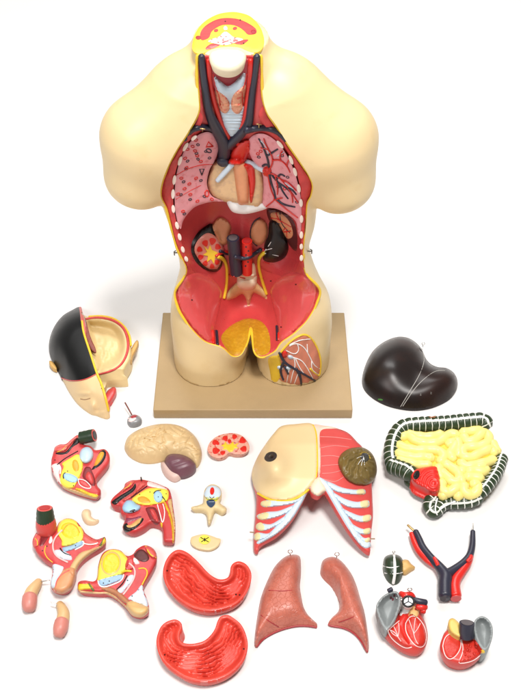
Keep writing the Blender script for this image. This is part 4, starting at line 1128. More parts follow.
sheet(S, t, 'muscle_band', kC([(354, 214), (400, 245), (450, 264), (440, 286), (390, 290), (354, 272)]), .002, SALM)
line(S, t, 'white_line', kC([(352, 276), (400, 285), (446, 272)]), .0010, WHITE)
sheet(S, t, 'red_tip', kC([(440, 262), (474, 240), (478, 252), (468, 280), (448, 288)]), .003, RED)
sheet(S, t, 'yellow_tip', kC([(476, 244), (492, 238), (496, 266), (478, 290), (466, 290)]), .004, YEL)
line(S, t, 'green_line', kC([(482, 240), (474, 268), (458, 290)]), .0014, mat('tip_green', (.10, .16, .03)))
sheet(S, t, 'gut_wall', kC([(32, 286), (46, 224), (82, 206), (92, 216), (78, 252), (66, 290), (46, 298)]), .003, SALM)
sheet(S, t, 'cavity_slit', kC([(84, 222), (132, 204), (134, 226), (118, 256), (94, 290), (72, 290), (80, 250)]), .0016, MARO)
line(S, t, 'orange_line', kC([(46, 244), (62, 262), (60, 288)]), .0008, YEL)
line(S, t, 'orange_line', kC([(112, 292), (104, 330), (122, 368), (156, 396)]), .0008, YEL)
sheet(S, t, 'white_fascia', kC([(146, 222), (156, 256), (142, 276), (132, 268)]), .002, WHITE)
TB = mat('tube_red', (.58, .06, .05), rough=.36, var=.1)
A_ = at_z(*kC([(118, 196)])[0], .024); B_ = at_z(*kC([(112, 132)])[0], .042)
q = tube(np.linspace(A_, B_, 5), (.0166, .0172, .0176, .0172, .0168), n=22, caps=True); q.obj('gut_wall', TB, t); S.add(q)
end_tube(S, t, kC([(112, 136)])[0], kC([(106, 54)])[0], .0136, .062, GREEN, SALM, za=.041, inner=mat('lumen_red', (.45, .02, .02)), r0=.0166)
for p in ((302, 290), (92, 322), (120, 294)): part(S, t, 'number_dot', ellipse(*kC([p])[0], .7, .7, 0, 8), .0004, BLACK, .001, s=1, grow=False)

kD = K(75, 540, 5.989)
D0 = kD([(16, 285), (22, 252), (60, 242), (110, 248), (132, 224), (140, 150), (165, 82), (215, 55), (270, 62), (310, 95), (345, 86), (370, 56), (415, 32), (460, 45), (487, 80), (489, 125), (460, 188), (416, 262), (410, 295), (434, 362), (444, 405), (438, 435), (400, 454), (345, 442), (300, 390), (240, 336), (190, 312), (140, 312), (30, 303)])
t, S = male(D0, 'pelvis section right of the green stub one, with red tube opening', .020)
sheet(S, t, 'skin_flank', kD([(18, 286), (30, 302), (140, 312), (190, 312), (240, 336), (300, 388), (345, 395), (435, 398), (442, 430), (400, 464), (345, 454), (300, 402), (238, 350), (185, 325), (140, 325), (28, 315)]), .005, SKE, back=.014)
sheet(S, t, 'flank_muscle', kD([(150, 290), (200, 282), (250, 300), (300, 340), (330, 372), (300, 380), (240, 332), (190, 310)]), .003, mat('muscle_brown', (.42, .16, .07), rough=.42, var=.2, vscale=70))
part(S, t, 'gonad', kD([(312, 374), (356, 364), (400, 384), (438, 400), (442, 430), (400, 462), (350, 450), (312, 410)]), D(7, .011), mat('gonad_tan', (.66, .42, .17), rough=.42, var=.12, vscale=70), .006, s=1.3)
sheet(S, t, 'bladder_wall', kD([(134, 228), (144, 146), (170, 86), (215, 58), (270, 65), (308, 100), (320, 140), (302, 186), (285, 206), (230, 222), (140, 246)]), .005, LEMON)
sheet(S, t, 'bladder_rim', ellipse(*kD([(216, 140)])[0], 10.0, 12.0, 14), .0012, mat('rim_apricot', (.78, .42, .14)), r=2)
sheet(S, t, 'bladder_lining', ellipse(*kD([(216, 140)])[0], 8.4, 10.4, 14), .0012, mat('bladder_gold', (.8, .5, .03)), r=3)
sheet(S, t, 'pubic_bone', kD([(145, 242), (230, 216), (285, 208), (281, 234), (240, 255), (176, 276), (148, 270)]), .003, mat('bone_slate', (.30, .45, .60)))
line(S, t, 'white_line', kD([(138, 244), (144, 276), (176, 284), (240, 262), (284, 240), (292, 208)]), .0012, WHITE)
sheet(S, t, 'pale_fascia', kD([(255, 300), (290, 270), (320, 216), (350, 210), (346, 242), (310, 286), (280, 318)]), .003, PBLU)
sheet(S, t, 'pale_fascia', kD([(318, 350), (365, 310), (400, 270), (420, 320), (438, 394), (400, 384), (350, 366)]), .003, PBLU)
line(S, t, 'black_curl', kD([(250, 296), (284, 262), (312, 214)]), .0010, BLACK)
sheet(S, t, 'red_fold', kD([(300, 150), (320, 106), (350, 110), (356, 150), (345, 176), (310, 182)]), .0045, RED)
line(S, t, 'pink_line', kD([(325, 140), (358, 172), (356, 225), (318, 290), (290, 326)]), .0016, mat('line_pink', (.8, .5, .48)))
line(S, t, 'orange_line', kD([(382, 172), (424, 168), (436, 200), (416, 240), (402, 268)]), .0012, YEL)
line(S, t, 'orange_line', kD([(282, 192), (306, 184), (336, 188)]), .0020, YEL)
sheet(S, t, 'gut_wall', kD([(420, 36), (462, 48), (488, 82), (484, 112), (452, 102), (424, 66)]), .005, SALM)
sheet(S, t, 'tube_opening', kD([(352, 92), (376, 62), (408, 58), (438, 88), (444, 116), (418, 132), (380, 122)]), .0020, mat('lumen_brown', (.10, .02, .02), rough=.45, var=.3, vscale=160))
line(S, t, 'orange_line', kD([(424, 38), (448, 86), (484, 106)]), .0012, YEL)
sheet(S, t, 'white_fascia', kD([(352, 106), (372, 116), (386, 140), (366, 146), (352, 130)]), .003, WHITE)
sheet(S, t, 'yellow_tip', kD([(18, 284), (28, 262), (70, 256), (100, 272), (106, 292), (60, 298), (22, 300)]), .003, YEL)
sheet(S, t, 'red_tip', kD([(24, 252), (60, 244), (106, 250), (86, 262), (30, 262)]), .004, RED)
line(S, t, 'green_line', kD([(84, 264), (94, 282), (112, 302)]), .0016, mat('tip_green', (.1, .16, .03)))
for p in ((315, 242), (380, 298), (342, 336), (205, 246), (170, 258)): part(S, t, 'number_dot', ellipse(*kD([p])[0], .7, .7, 0, 8), .0004, BLACK, .001, s=1, grow=False)

# small pinned pieces
PSK = mat('organ_skin', (.62, .40, .19), rough=.42, var=.06)
TIP = mat('organ_tip_pink', (.56, .20, .16), rough=.4, var=.06)
def pinned(path, rad, tip, rt, pa, pb, label):
    P = np.array(cc(path))
    t = thing('pinned_organ', label, 'organ piece', spot(P), group='pair of small pinned organ pieces')
    R = np.array(rad); Q = at_z(P[:, 0], P[:, 1], R + .001)
    q = tube(Q, R, n=16, step=.003); q.obj('organ_shaft', PSK, t)
    P2 = np.array(cc(tip)); R2 = np.array(rt); Q2 = at_z(P2[:, 0], P2[:, 1], R2 + .001)
    tube(Q2, R2, n=16, step=.003).obj('organ_tip', TIP, t)
    pin(t, 'metal_pin', cc([pa])[0], cc([pb])[0], .012, .016, .0010)
pinned([(100, 284), (90, 298), (76, 318), (68, 340)], (.0068, .0088, .0105, .0112), [(69, 338), (67, 358), (67, 376)], (.0125, .0125, .0105), (104, 284), (138, 279), 'small cream organ piece with pink tip, upper one of the two')
pinned([(172, 362), (181, 378), (186, 398), (182, 420)], (.0062, .0084, .0100, .0106), [(180, 424), (175, 446), (171, 466)], (.0118, .0120, .0095), (166, 366), (141, 355), 'small cream organ piece with pink tip, lower one of the two')

# ================= eye piece with stalk
ca = K(40, 295, 4.736)
EO = ca([(412, 600), (420, 578), (440, 566), (465, 570), (482, 588), (478, 612), (452, 624), (425, 622)])
t = thing('eye_piece', 'tiny grey and red eye piece on a thin stalk below the head', 'eye model', spot(EO))
b, S = base(t, 'eye_body', EO, lambda u, v, d: .011 * dome(d, 5), mat('eye_grey', (.22, .22, .23), rough=.3, var=.25, vscale=120), z0=.003, s=1.2)
sheet(S, t, 'red_cap', ca([(426, 572), (440, 558), (466, 558), (470, 570), (450, 580), (432, 582)]), .002, DRED, back=.004)
sheet(S, t, 'white_band', ca([(414, 592), (426, 574), (434, 584), (455, 580), (450, 592), (428, 602)]), .0015, PALE)
pin(t, 'stalk', ca([(434, 566)])[0], ca([(403, 510)])[0], .012, .020, .0016, mat('stalk_brown', (.16, .05, .04), rough=.5))
# ================= head with half of the scalp
HSK = mat('head_skin', (.70, .50, .26), rough=.40, var=.03, vscale=10)
HBL = mat('scalp_black', (.008, .008, .008), rough=.36, var=.1, spec=.22)
L0 = ca([(190, 58), (150, 72), (105, 100), (68, 148), (46, 205), (43, 262), (62, 318), (88, 362), (110, 402), (138, 455), (178, 510), (228, 550), (262, 562), (292, 574), (322, 578), (328, 548), (310, 480), (292, 420), (270, 370), (240, 280), (208, 180), (197, 110)])
Lside = openline(ca([(190, 58), (150, 72), (105, 100), (68, 148), (46, 205), (43, 262), (62, 318), (88, 362), (110, 402), (138, 455), (178, 510), (228, 550), (262, 562), (292, 574), (322, 578)]))
t = thing('head_model', 'opened head with black scalp half and empty cream brain cavity', 'head model', spot(L0))
def G(u, v, p, r, a):
    q = ca([p])[0]; return a * np.exp(-((u - q[0]) ** 2 + (v - q[1]) ** 2) / (2 * r * r))
LB = catmull(np.array(L0[:15] + ca([(368, 548), (350, 480), (332, 420), (310, 370), (280, 280), (248, 180), (237, 110), (225, 60)])), 1.5)
def hface(u, v):
    h = .056 * dome(Lside(u, v), 20)
    e = lambda p, rx, ry, a: a * np.exp(-((u - ca([p])[0][0]) / rx) ** 2 - ((v - ca([p])[0][1]) / ry) ** 2)
    P = np.stack([np.ravel(u), np.ravel(v)], 1)
    h = soft_under(h, .0020 * drop(P, LB).reshape(np.shape(u)))
    return h + e((250, 530), 3.0, 5.0, .0060) + e((205, 466), 7, 1.8, .0026) - e((212, 488), 5.5, 2.2, .0034) + e((214, 489), 3.0, 1.2, .0020) + e((292, 556), 3.0, 1.6, .0024) - e((276, 548), 3, 1.4, .0020) - e((240, 470), 2.5, 3, .0015)
HAIR = ca([(104, 394), (140, 405), (185, 405), (225, 395), (268, 373)])
HC = catmull(np.array(HAIR), 1.2, closed=False)
face_o = np.concatenate([HC, np.array(ca([(292, 420), (310, 480), (328, 548), (322, 578), (292, 574), (262, 562), (228, 550), (178, 510), (138, 455), (116, 412)]))])
scalp_o = np.concatenate([np.array(ca([(190, 58), (197, 110), (208, 180), (240, 280), (266, 362)])), HC[::-1], np.array(ca([(88, 362), (62, 318), (43, 262), (46, 205), (68, 148), (105, 100), (150, 72)]))])
q = fsolid(face_o, lambda u, v, d: hface(u, v), .006, s=1.3, clamp=False); q.obj('face', HSK, t, crisp=60); SH = Surf(q)
q = fsolid(scalp_o, lambda u, v, d: hface(u, v) + .0012, .006, s=1.5, clamp=False); q.obj('scalp', HBL, t, crisp=60); SH.add(q)
HP = at_h(hface, .006)
# right half of the head: bowl of the skull
R0 = ca([(197, 100), (230, 102), (290, 101), (350, 116), (395, 148), (422, 192), (432, 245), (430, 300), (405, 350), (398, 376), (414, 394), (392, 404), (345, 406), (318, 412), (306, 440), (290, 425), (262, 372), (236, 280), (204, 182)])
BOWL = catmull(np.array(ca([(216, 118), (250, 112), (290, 113), (345, 127), (385, 158), (404, 200), (408, 245), (396, 290), (370, 328), (330, 352), (275, 371), (262, 340), (246, 285), (224, 215), (212, 170)])), 2)
def hbowl(u, v):
    P = np.stack([np.ravel(u), np.ravel(v)], 1); ins = inside(BOWL, P); db = seg_dist(BOWL, P)
    k = np.where(ins, np.clip(db / 9, 0, 1), 0).reshape(np.shape(u)); k = k * k * (3 - 2 * k)
    low = np.clip((v - 369) / 14, 0, 1)
    return .034 - .025 * low - .026 * k + (.0022 * vnoise(u, v, 31, .35) + .0024 * vnoise(u, v, 33, 1.0) * np.clip((v - 335) / 15, 0, 1)) * k
SKULL = mat('skull_cream', (.70, .54, .27), rough=.42, var=.08, vscale=40, bump=.1, bscale=70)
q = fsolid(R0, lambda u, v, d: hbowl(u, v) - .008 * (1 - dome(d, 4)) * np.clip((376 - v) / 8, 0, 1), .006, s=1.3, clamp=False); q.obj('skull_half', SKULL, t, crisp=60); SH.add(q)
BP = at_h(hbowl, .006)
hline(HP, t, 'scalp_edge', ca([(102, 393), (140, 405), (185, 405), (225, 395), (268, 373)]), .0010, RED, off=.0008)
hline(HP, t, 'cut_edge', ca([(199, 124), (208, 182), (240, 281), (269, 370), (291, 421), (309, 482), (325, 548)]), .0024, YEL, off=.0002)
hline(HP, t, 'cut_edge', ca([(190.5, 61), (195, 84), (198, 122)]), .0028, mat('edge_rose', (.55, .12, .10)), off=.0002)
RIMR_ = mat('rim_red', (.62, .06, .06), rough=.5, var=.2, vscale=220, bump=.3)
hline(BP, t, 'skull_rim', ca([(216, 114), (250, 108), (292, 108), (347, 121), (391, 152), (412, 196), (417, 246), (405, 294), (378, 335), (335, 360), (278, 376)]), (.0022, .0026, .0026, .0016), RIMR_, off=.0004)
hline(BP, t, 'fat_edge', ca([(232, 102), (292, 101), (352, 115), (397, 148), (423, 192), (431, 240)]), (.0022, .0030, .0026, .0022), YEL, off=-.0014)
fsolid(ca([(189, 56), (199, 74), (208, 106), (216, 150), (212, 188), (203, 150), (197, 108), (192, 80)]), lambda u, v, d: hface(u - 1.0, v) + .0016, .006, thick=.03, s=1.2, clamp=False).obj('cut_face', mat('edge_rose', (.55, .12, .10)), t)
SPT = mat('septum_brown', (.26, .06, .04), rough=.4, var=.3, vscale=80)
fsolid(ca([(196, 80), (212, 104), (222, 132), (232, 175), (246, 215), (262, 250), (265, 268), (250, 266), (232, 240), (214, 190), (200, 130)]), .046, .004, thick=.004, s=1.3, clamp=False).obj('septum', SPT, t)
fsolid(ca([(197, 84), (206, 92), (214, 116), (218, 148), (212, 150), (203, 130)]), .0485, .004, thick=.003, s=1.3, clamp=False).obj('septum_bone', mat('bone_grey', (.40, .33, .26), rough=.5), t)
EARM = mat('ear_ochre', (.58, .34, .10), rough=.45)
fsolid(ca([(428, 268), (440, 238), (458, 214), (467, 224), (460, 250), (442, 285), (432, 318), (424, 300)]), lambda u, v, d: .006 * dome(d, 3) - .002 * np.exp(-((d - 2.2) / .8) ** 2), .026, thick=.008, s=1.0, clamp=False).obj('ear', EARM, t)
fsolid(ca([(44, 312), (60, 316), (78, 342), (78, 354), (60, 348), (46, 332)]), lambda u, v, d: .004 * dome(d, 3), .010, thick=.008, s=1.0, clamp=False).obj('ear', EARM, t)
fsolid(ca([(300, 490), (318, 455), (345, 436), (358, 440), (361, 460), (350, 484), (332, 512), (318, 520), (308, 512)]), lambda u, v, d: .006 * dome(d, 4), .010, s=1.3, clamp=False).obj('pharynx', RED, t)
fsolid(ca([(314, 514), (330, 514), (328, 545), (318, 572), (308, 550)]), lambda u, v, d: .004 * dome(d, 3), .008, s=1.2, clamp=False).obj('jaw_flesh', RED, t)
hline(HP, t, 'eyelid_line', ca([(192, 492), (210, 496), (228, 493), (238, 489)]), .0010, mat('lash_brown', (.34, .20, .10)), off=-.0001)
for p in ((281, 388), (284, 408), (289, 426), (293, 442)):
    part(SH, t, 'nail_dot', ellipse(*ca([p])[0], .9, .6, 0, 8), .0008, BLACK, .001, s=1, grow=False)

# ================= chest plate
def psheet(par, name, pts, h, m, s=1.3, r=2, back=.002):
    o, q_ = part(SP, par, name, pts, D(r, h), m, back, s=s, place=PP); return o, q_
cf = K(240, 420, 3.593)
PO = cf([(150, 24), (200, 16), (256, 14), (272, 22), (300, 22), (332, 26), (385, 44), (420, 78), (445, 108), (470, 190), (474, 240), (476, 285), (478, 345), (472, 400), (469, 455), (466, 476), (450, 470), (422, 442), (385, 394), (345, 328), (312, 270), (300, 258), (280, 276), (258, 268), (246, 250), (220, 300), (182, 362), (132, 412), (84, 440), (68, 456), (64, 470), (50, 464), (50, 400), (56, 335), (58, 275), (47, 222), (46, 180), (66, 130), (95, 86), (122, 50)])
t = thing('chest_plate', 'chest plate of ribs with one cream breast and one olive gland', 'chest model', spot(PO))
PB = catmull(np.array(PO), 1.5)
def hplate(u, v):
    d = edge_d(PB, u, v)
    x = (u - 315.5) / 62.0
    arch = .062 * np.sqrt(np.clip(1 - x * x, .02, 1))
    fall = np.clip((v - 478) / 75, 0, 1)
    q = cf([(120, 165)])[0]; br = .034 * np.exp(-(((u - q[0]) / 15) ** 2 + ((v - q[1]) / 16) ** 2))
    return arch * (1 - .72 * fall) * (.75 + .25 * np.clip((v - 424) / 20, 0, 1)) + br * np.clip(d / 5, 0, 1) + .003 * dome(d, 3) + .006
q = fsolid(PO, lambda u, v, d: hplate(u, v), .004, thick=.009, s=1.5, clamp=False)
PP = at_h(hplate, .004)
q.obj('chest_muscle', mat('chest_red', (.62, .070, .062), rough=.4, var=.08, vscale=40), t, crisp=60); SP = Surf(q)
psheet(t, 'breast_skin', cf([(149, 22), (200, 14.5), (256, 12.5), (272, 40), (277, 90), (278, 150), (275, 205), (262, 228), (245, 248), (218, 270), (170, 288), (112, 284), (65, 263), (45, 222), (44, 180), (64.5, 130), (93, 85), (121, 48.5)]), .0028, mat('breast_skin', (.76, .58, .31), rough=.4, var=.03, vscale=10), s=1.8, r=3)
hline(PP, t, 'fat_edge', cf([(64, 264), (112, 288), (170, 291), (218, 273), (246, 250)]), .0022, YEL, off=.0004)
hline(PP, t, 'fat_edge', cf([(262, 18), (273, 45), (277, 100), (278, 160), (274, 205)]), .0016, YEL, off=.0002)
sheet(SP, t, 'areola', ellipse(*cf([(110, 132)])[0], 6.6, 4.8, -22), .0016, mat('areola_black', (.030, .026, .026), rough=.55, var=.4, vscale=200, bump=.6, bscale=300), r=3)
part(SP, t, 'nipple', ellipse(*cf([(112, 131)])[0], 2.6, 2.0, -20), D(2, .003), BLACK, .001, s=1.2)
psheet(t, 'sternum_edge', cf([(264, 18), (300, 20), (332, 24.5), (350, 30), (332, 31), (304, 32), (290, 40), (286, 62), (290, 130), (288, 190), (282, 205), (279, 150), (276, 60)]), .0018, mat('sternum_pale', (.80, .60, .48), rough=.45, var=.06))
for q in ([(288, 60), (340, 62), (400, 70)], [(292, 100), (340, 92), (392, 98)], [(292, 130), (330, 128), (362, 134)], [(294, 165), (325, 162), (355, 160)], [(296, 192), (330, 190), (362, 182)], [(300, 212), (340, 222), (372, 205)]): hline(PP, t, 'muscle_line', cf(q), .0006, mat('line_rose', (.70, .28, .26)), off=.0001, n=6)
OLI = mat('gland_olive', (.16, .105, .025), rough=.42, var=.2, vscale=60)
def hol(u, v, d):
    c = cf([(447, 132)])[0]; a = np.arctan2(v - c[1], u - c[0]); r = np.hypot(u - c[0], v - c[1])
    return .016 * dome(d, 12) + .0016 * np.sin(a * 15 + 2.2 * vnoise(u, v, 5, .5) + r * .5) * np.clip(d / 3, 0, 1) + .0010 * vnoise(u, v, 6, 1.4)
_, gq = part(SP, t, 'mammary_gland', cf([(352, 150), (362, 124), (385, 106), (415, 98), (445, 100), (472, 118), (488, 150), (492, 185), (482, 215), (462, 232), (435, 234), (405, 228), (380, 210), (360, 180)]), hol, OLI, .004, s=.9, crisp=80, place=PP)
part(SP, t, 'areola', ellipse(*cf([(449, 134)])[0], 4.4, 4.6), D(4, .005), mat('areola_grey', (.035, .035, .04), rough=.4), .002, s=1.2)
lines(SP, t, 'milk_ducts', [cf(q) for q in ([(444, 134), (430, 150), (424, 160)], [(444, 136), (438, 152), (436, 164)], [(445, 136), (446, 152), (448, 162)], [(443, 130), (430, 132), (420, 138)])], .0006, WHITE, n=6)
line(SP, t, 'areola_rim', cf([(432, 122), (445, 113), (460, 120), (468, 138)]), .0007, YEL, n=6)
part(SP, t, 'sternum_tip', cf([(264, 222), (284, 204), (300, 225), (310, 250), (300, 264), (281, 274), (260, 264), (252, 246)]), lambda u, v, d: .004 * dome(d, 4), mat('sternum_cream', (.78, .62, .46), rough=.45), .006, s=1.4)
RB = mat('rib_blue', (.56, .66, .75), rough=.42, var=.05)
RC = mat('rib_cream', (.74, .64, .34), rough=.45, var=.05)
psheet(t, 'costal_margin', cf([(258, 236), (248, 250), (222, 300), (184, 360), (134, 408), (88, 436), (66, 446), (60, 438), (84, 424), (120, 392), (160, 344), (196, 300), (226, 268)]), .0022, RB, r=2)
psheet(t, 'costal_margin', cf([(284, 206), (296, 210), (318, 228), (342, 268), (372, 320), (404, 372), (436, 416), (468, 440), (468, 456), (446, 460), (420, 436), (384, 384), (344, 316), (312, 260), (298, 236), (284, 220)]), .0022, RB, r=2)
def rib(pts, tip):
    o, _ = psheet(t, 'rib', cf(pts), .0036, RB, r=2.2)
    sheet(SP, o, 'rib_tip', cf(tip), .0012, RC, r=1.6)
rib([(80, 292), (110, 287), (165, 290), (205, 284), (232, 262), (222, 286), (195, 300), (150, 309), (92, 314), (76, 306)], [(79, 292), (108, 288), (112, 300), (104, 313), (88, 314), (74, 306)])
rib([(64, 340), (98, 330), (140, 326), (190, 306), (200, 302), (182, 326), (150, 344), (108, 356), (78, 360), (62, 352)], [(64, 340), (96, 331), (104, 342), (94, 358), (76, 360), (62, 352)])
rib([(60, 376), (72, 370), (110, 374), (150, 352), (172, 338), (155, 366), (122, 386), (90, 398), (68, 398), (58, 388)], [(60, 374), (76, 368), (88, 382), (84, 398), (68, 398), (57, 388)])
rib([(52, 412), (66, 404), (98, 408), (122, 396), (108, 416), (82, 430), (60, 434), (50, 426)], [(51, 412), (64, 404), (74, 416), (68, 432), (58, 434), (50, 426)])
rib([(304, 218), (330, 226), (366, 242), (410, 250), (444, 248), (452, 258), (446, 268), (406, 268), (366, 264), (330, 250)], [(422, 250), (444, 248), (452, 258), (446, 268), (424, 269), (418, 260)])
rib([(322, 250), (346, 266), (380, 284), (420, 294), (458, 288), (466, 300), (460, 314), (420, 318), (384, 312), (350, 290)], [(434, 293), (458, 288), (466, 300), (460, 314), (440, 317), (432, 306)])
rib([(348, 296), (372, 318), (404, 334), (434, 344), (466, 340), (472, 352), (464, 364), (434, 368), (404, 358), (370, 330)], [(444, 344), (466, 340), (472, 352), (464, 364), (446, 368), (440, 356)])
rib([(374, 342), (398, 368), (422, 384), (446, 392), (466, 388), (471, 398), (464, 410), (440, 412), (414, 400), (386, 366)], [(446, 392), (466, 388), (471, 398), (464, 410), (448, 412), (442, 402)])
rib([(402, 386), (426, 412), (448, 424), (464, 422), (468, 432), (460, 440), (440, 436), (414, 410)], [(452, 425), (464, 422), (468, 432), (460, 440), (450, 438), (447, 430)])
for a, b, z in (((52, 404), (36, 403), .03), ((470, 427), (484, 427), .03)):
    pin(t, 'side_pin', cf([a])[0], cf([b])[0], z, z, .0011, mat('pin_brown', (.3, .18, .1), rough=.4))

# ================= intestines
cj = K(375, 400, 3.568)
IO = cj([(72, 150), (82, 118), (110, 104), (180, 104), (270, 100), (385, 88), (405, 108), (422, 145), (440, 180), (446, 200), (430, 225), (412, 250), (396, 280), (385, 322), (362, 346), (320, 352), (270, 352), (232, 347), (212, 334), (196, 300), (150, 258), (100, 236), (74, 216), (66, 190)])
t = thing('intestines', 'yellow coiled intestines framed by a dark green banded colon', 'intestine model', spot(IO))
YI = mat('intestine_yellow', (.80, .68, .22), rough=.36, var=.05, vscale=40)
YG = mat('mesentery_yellow', (.70, .50, .05), rough=.45, var=.08, vscale=60)
b, S = base(t, 'mesentery', IO, lambda u, v, d: .012 * dome(d, 12), YG, z0=.024, taper=.9, s=2)
coils = [[(92, 136), (118, 126), (142, 144), (178, 154), (222, 152), (246, 136), (270, 122), (296, 126)],
         [(80, 160), (108, 172), (150, 180), (196, 178), (232, 184), (246, 206), (228, 222)],
         [(76, 190), (104, 198), (140, 206), (178, 204), (206, 210)], [(80, 214), (118, 222), (150, 232), (196, 232)],
         [(258, 160), (288, 150), (280, 176), (266, 196), (282, 214)],
         [(312, 126), (330, 150), (358, 142), (386, 116), (404, 130), (402, 152), (374, 166), (336, 168), (312, 178), (312, 200), (344, 206), (380, 188), (412, 176), (428, 194)],
         [(300, 222), (328, 238), (370, 230), (404, 222), (426, 212)], [(244, 226), (270, 240), (298, 262), (300, 288), (276, 292), (250, 268), (234, 256)],
         [(328, 256), (358, 252), (388, 258), (398, 244)], [(322, 276), (352, 276), (382, 282)], [(240, 290), (236, 316), (258, 332), (282, 320), (300, 306)],
         [(318, 300), (316, 324), (338, 340), (362, 328), (366, 304), (344, 300)], [(286, 342), (306, 344)],
         [(306, 118), (345, 112), (380, 106)], [(112, 122), (160, 131), (200, 132), (240, 122)], [(292, 140), (298, 170), (296, 200)], [(300, 262), (318, 246)], [(392, 232), (360, 242)], [(300, 276), (312, 298)], [(252, 345), (232, 335)], [(414, 150), (424, 166), (436, 190)], [(230, 236), (226, 256), (236, 280)]]
q = Geo()
for c in coils:
    P = catmull(np.array(cj(c)), 1.5, closed=False)
    W3 = on(S.bvh())(P[:, 0], P[:, 1], np.full(len(P), .0006))
    for _ in range(3): W3[1:-1] = (W3[:-2] + 2 * W3[1:-1] + W3[2:]) / 4
    r = .0096 * (1 + .05 * np.sin(np.arange(len(P)) * .8)); r[0] *= .75; r[-1] *= .75
    tube(W3, r, n=12, geo=q)
q.obj('small_intestine', YI, t); S.add(q)

CM = bpy.data.materials.new('colon_banded'); CM.use_nodes = True
def colon_mat():
    nt = CM.node_tree; N, L = nt.nodes, nt.links; b = N['Principled BSDF']; b.inputs['Roughness'].default_value = .36
    b.inputs['Specular IOR Level'].default_value = .4
    al = N.new('ShaderNodeAttribute'); al.attribute_name = 'along'; ar = N.new('ShaderNodeAttribute'); ar.attribute_name = 'around'
    md = N.new('ShaderNodeMath'); md.operation = 'FRACT'; n9 = N.new('ShaderNodeTexNoise'); n9.inputs['Scale'].default_value = 38; m9 = N.new('ShaderNodeMath'); m9.operation = 'MULTIPLY_ADD'; m9.inputs[1].default_value = .55
    t9 = N.new('ShaderNodeTexCoord'); L.new(t9.outputs['Object'], n9.inputs['Vector']); L.new(n9.outputs['Fac'], m9.inputs[0]); L.new(al.outputs['Fac'], m9.inputs[2]); L.new(m9.outputs[0], md.inputs[0])
    g1 = N.new('ShaderNodeMath'); g1.operation = 'LESS_THAN'; g1.inputs[1].default_value = .13; L.new(md.outputs[0], g1.inputs[0])
    g2 = N.new('ShaderNodeMath'); g2.operation = 'LESS_THAN'; g2.inputs[1].default_value = .16; L.new(ar.outputs['Fac'], g2.inputs[0])
    mx = N.new('ShaderNodeMath'); mx.operation = 'MAXIMUM'; L.new(g1.outputs[0], mx.inputs[0]); L.new(g2.outputs[0], mx.inputs[1])
    tc = N.new('ShaderNodeTexCoord'); no = N.new('ShaderNodeTexNoise'); no.inputs['Scale'].default_value = 45; L.new(tc.outputs['Object'], no.inputs['Vector'])
    gr = N.new('ShaderNodeMixRGB'); gr.inputs[1].default_value = (.014, .030, .012, 1); gr.inputs[2].default_value = (.035, .055, .022, 1); L.new(no.outputs['Fac'], gr.inputs[0])
    c = N.new('ShaderNodeMixRGB'); c.inputs[2].default_value = (.72, .72, .66, 1); L.new(mx.outputs[0], c.inputs[0]); L.new(gr.outputs[0], c.inputs[1])
    L.new(c.outputs[0], b.inputs['Base Color'])
colon_mat()
def colon(name, pts, zs, r, nring, band, parent, S, r2=None):
    """haustrated tube; painted rings and a long band are driven by its own length / girth coordinates"""
    P = np.array(cj(pts)); zs = np.asarray(zs, float)
    Q = catmull(np.concatenate([P, zs[:, None]], 1), .8, closed=False)
    W3 = at_z(Q[:, 0], Q[:, 1], Q[:, 2])
    L = np.concatenate([[0], np.cumsum(np.linalg.norm(np.diff(W3, axis=0), axis=1))]); s = L / L[-1] * nring
    rr = np.linspace(r, r2 or r, len(s)) * (.90 + .14 * np.abs(np.sin(PI * s)) ** .6)
    n = 28
    q = tube(W3, rr, n=n)
    o = q.obj(name, CM, parent)
    ss = np.concatenate([[s[0]] * 2, s, [s[-1]] * 2])
    T = np.gradient(W3, axis=0); T /= np.linalg.norm(T, axis=1, keepdims=True)
    V = np.array(q.V); m = len(ss)
    C = np.concatenate([[W3[0]] * 2, W3, [W3[-1]] * 2]); TT = np.concatenate([[T[0]] * 2, T, [T[-1]] * 2])
    b = np.asarray(band, float)
    al = np.zeros(len(V)); an = np.zeros(len(V))
    for i in range(m):
        d = V[i * n:(i + 1) * n] - C[i]; d -= np.outer(d @ TT[i], TT[i]); d /= np.linalg.norm(d, axis=1, keepdims=True) + 1e-9
        bb = b - TT[i] * (b @ TT[i]); bb /= np.linalg.norm(bb)
        an[i * n:(i + 1) * n] = np.arccos(np.clip(d @ bb, -1, 1)); al[i * n:(i + 1) * n] = ss[i]
    for nm, arr in (('along', al), ('around', an)):
        a = o.data.attributes.new(nm, 'FLOAT', 'POINT'); a.data.foreach_set('value', arr.astype(np.float32))
    S.add(q); return o
colon('colon', [(64, 232), (58, 196), (62, 158), (76, 122), (104, 96), (160, 88), (250, 84), (330, 76), (382, 74), (398, 92)], [.024, .026, .03, .034, .038, .04, .04, .04, .04, .034], .0140, 21, (0, -.25, 1), t, S, .0150)
colon('colon', [(132, 268), (112, 254), (86, 244), (62, 236)], [.034, .034, .03, .026], .0150, 4.5, (.1, -.1, 1), t, S)
colon('colon', [(455, 206), (440, 248), (416, 286), (390, 318), (364, 340)], [.028, .030, .030, .028, .022], .0108, 11, (-.5, -.3, 1), t, S, .0120)
colon('colon', [(372, 348), (336, 362), (290, 366), (250, 368), (228, 384), (214, 398), (198, 388), (196, 366), (208, 350)], [.018, .018, .016, .014, .014, .014, .015, .018, .022], .0114, 11, (0, -.7, .7), t, S, .0122)
colon('colon', [(116, 288), (145, 304), (180, 322), (206, 334)], [.016, .016, .017, .018], .0095, 4, (0, -.4, 1), t, S)
hc = lambda u, v: .009 * dome(edge_d(CB_, u, v), 6) + .0012 * np.sin(np.hypot(u - 433.5, v - 483) * 1.6) * np.clip(edge_d(CB_, u, v) / 3, 0, 1)
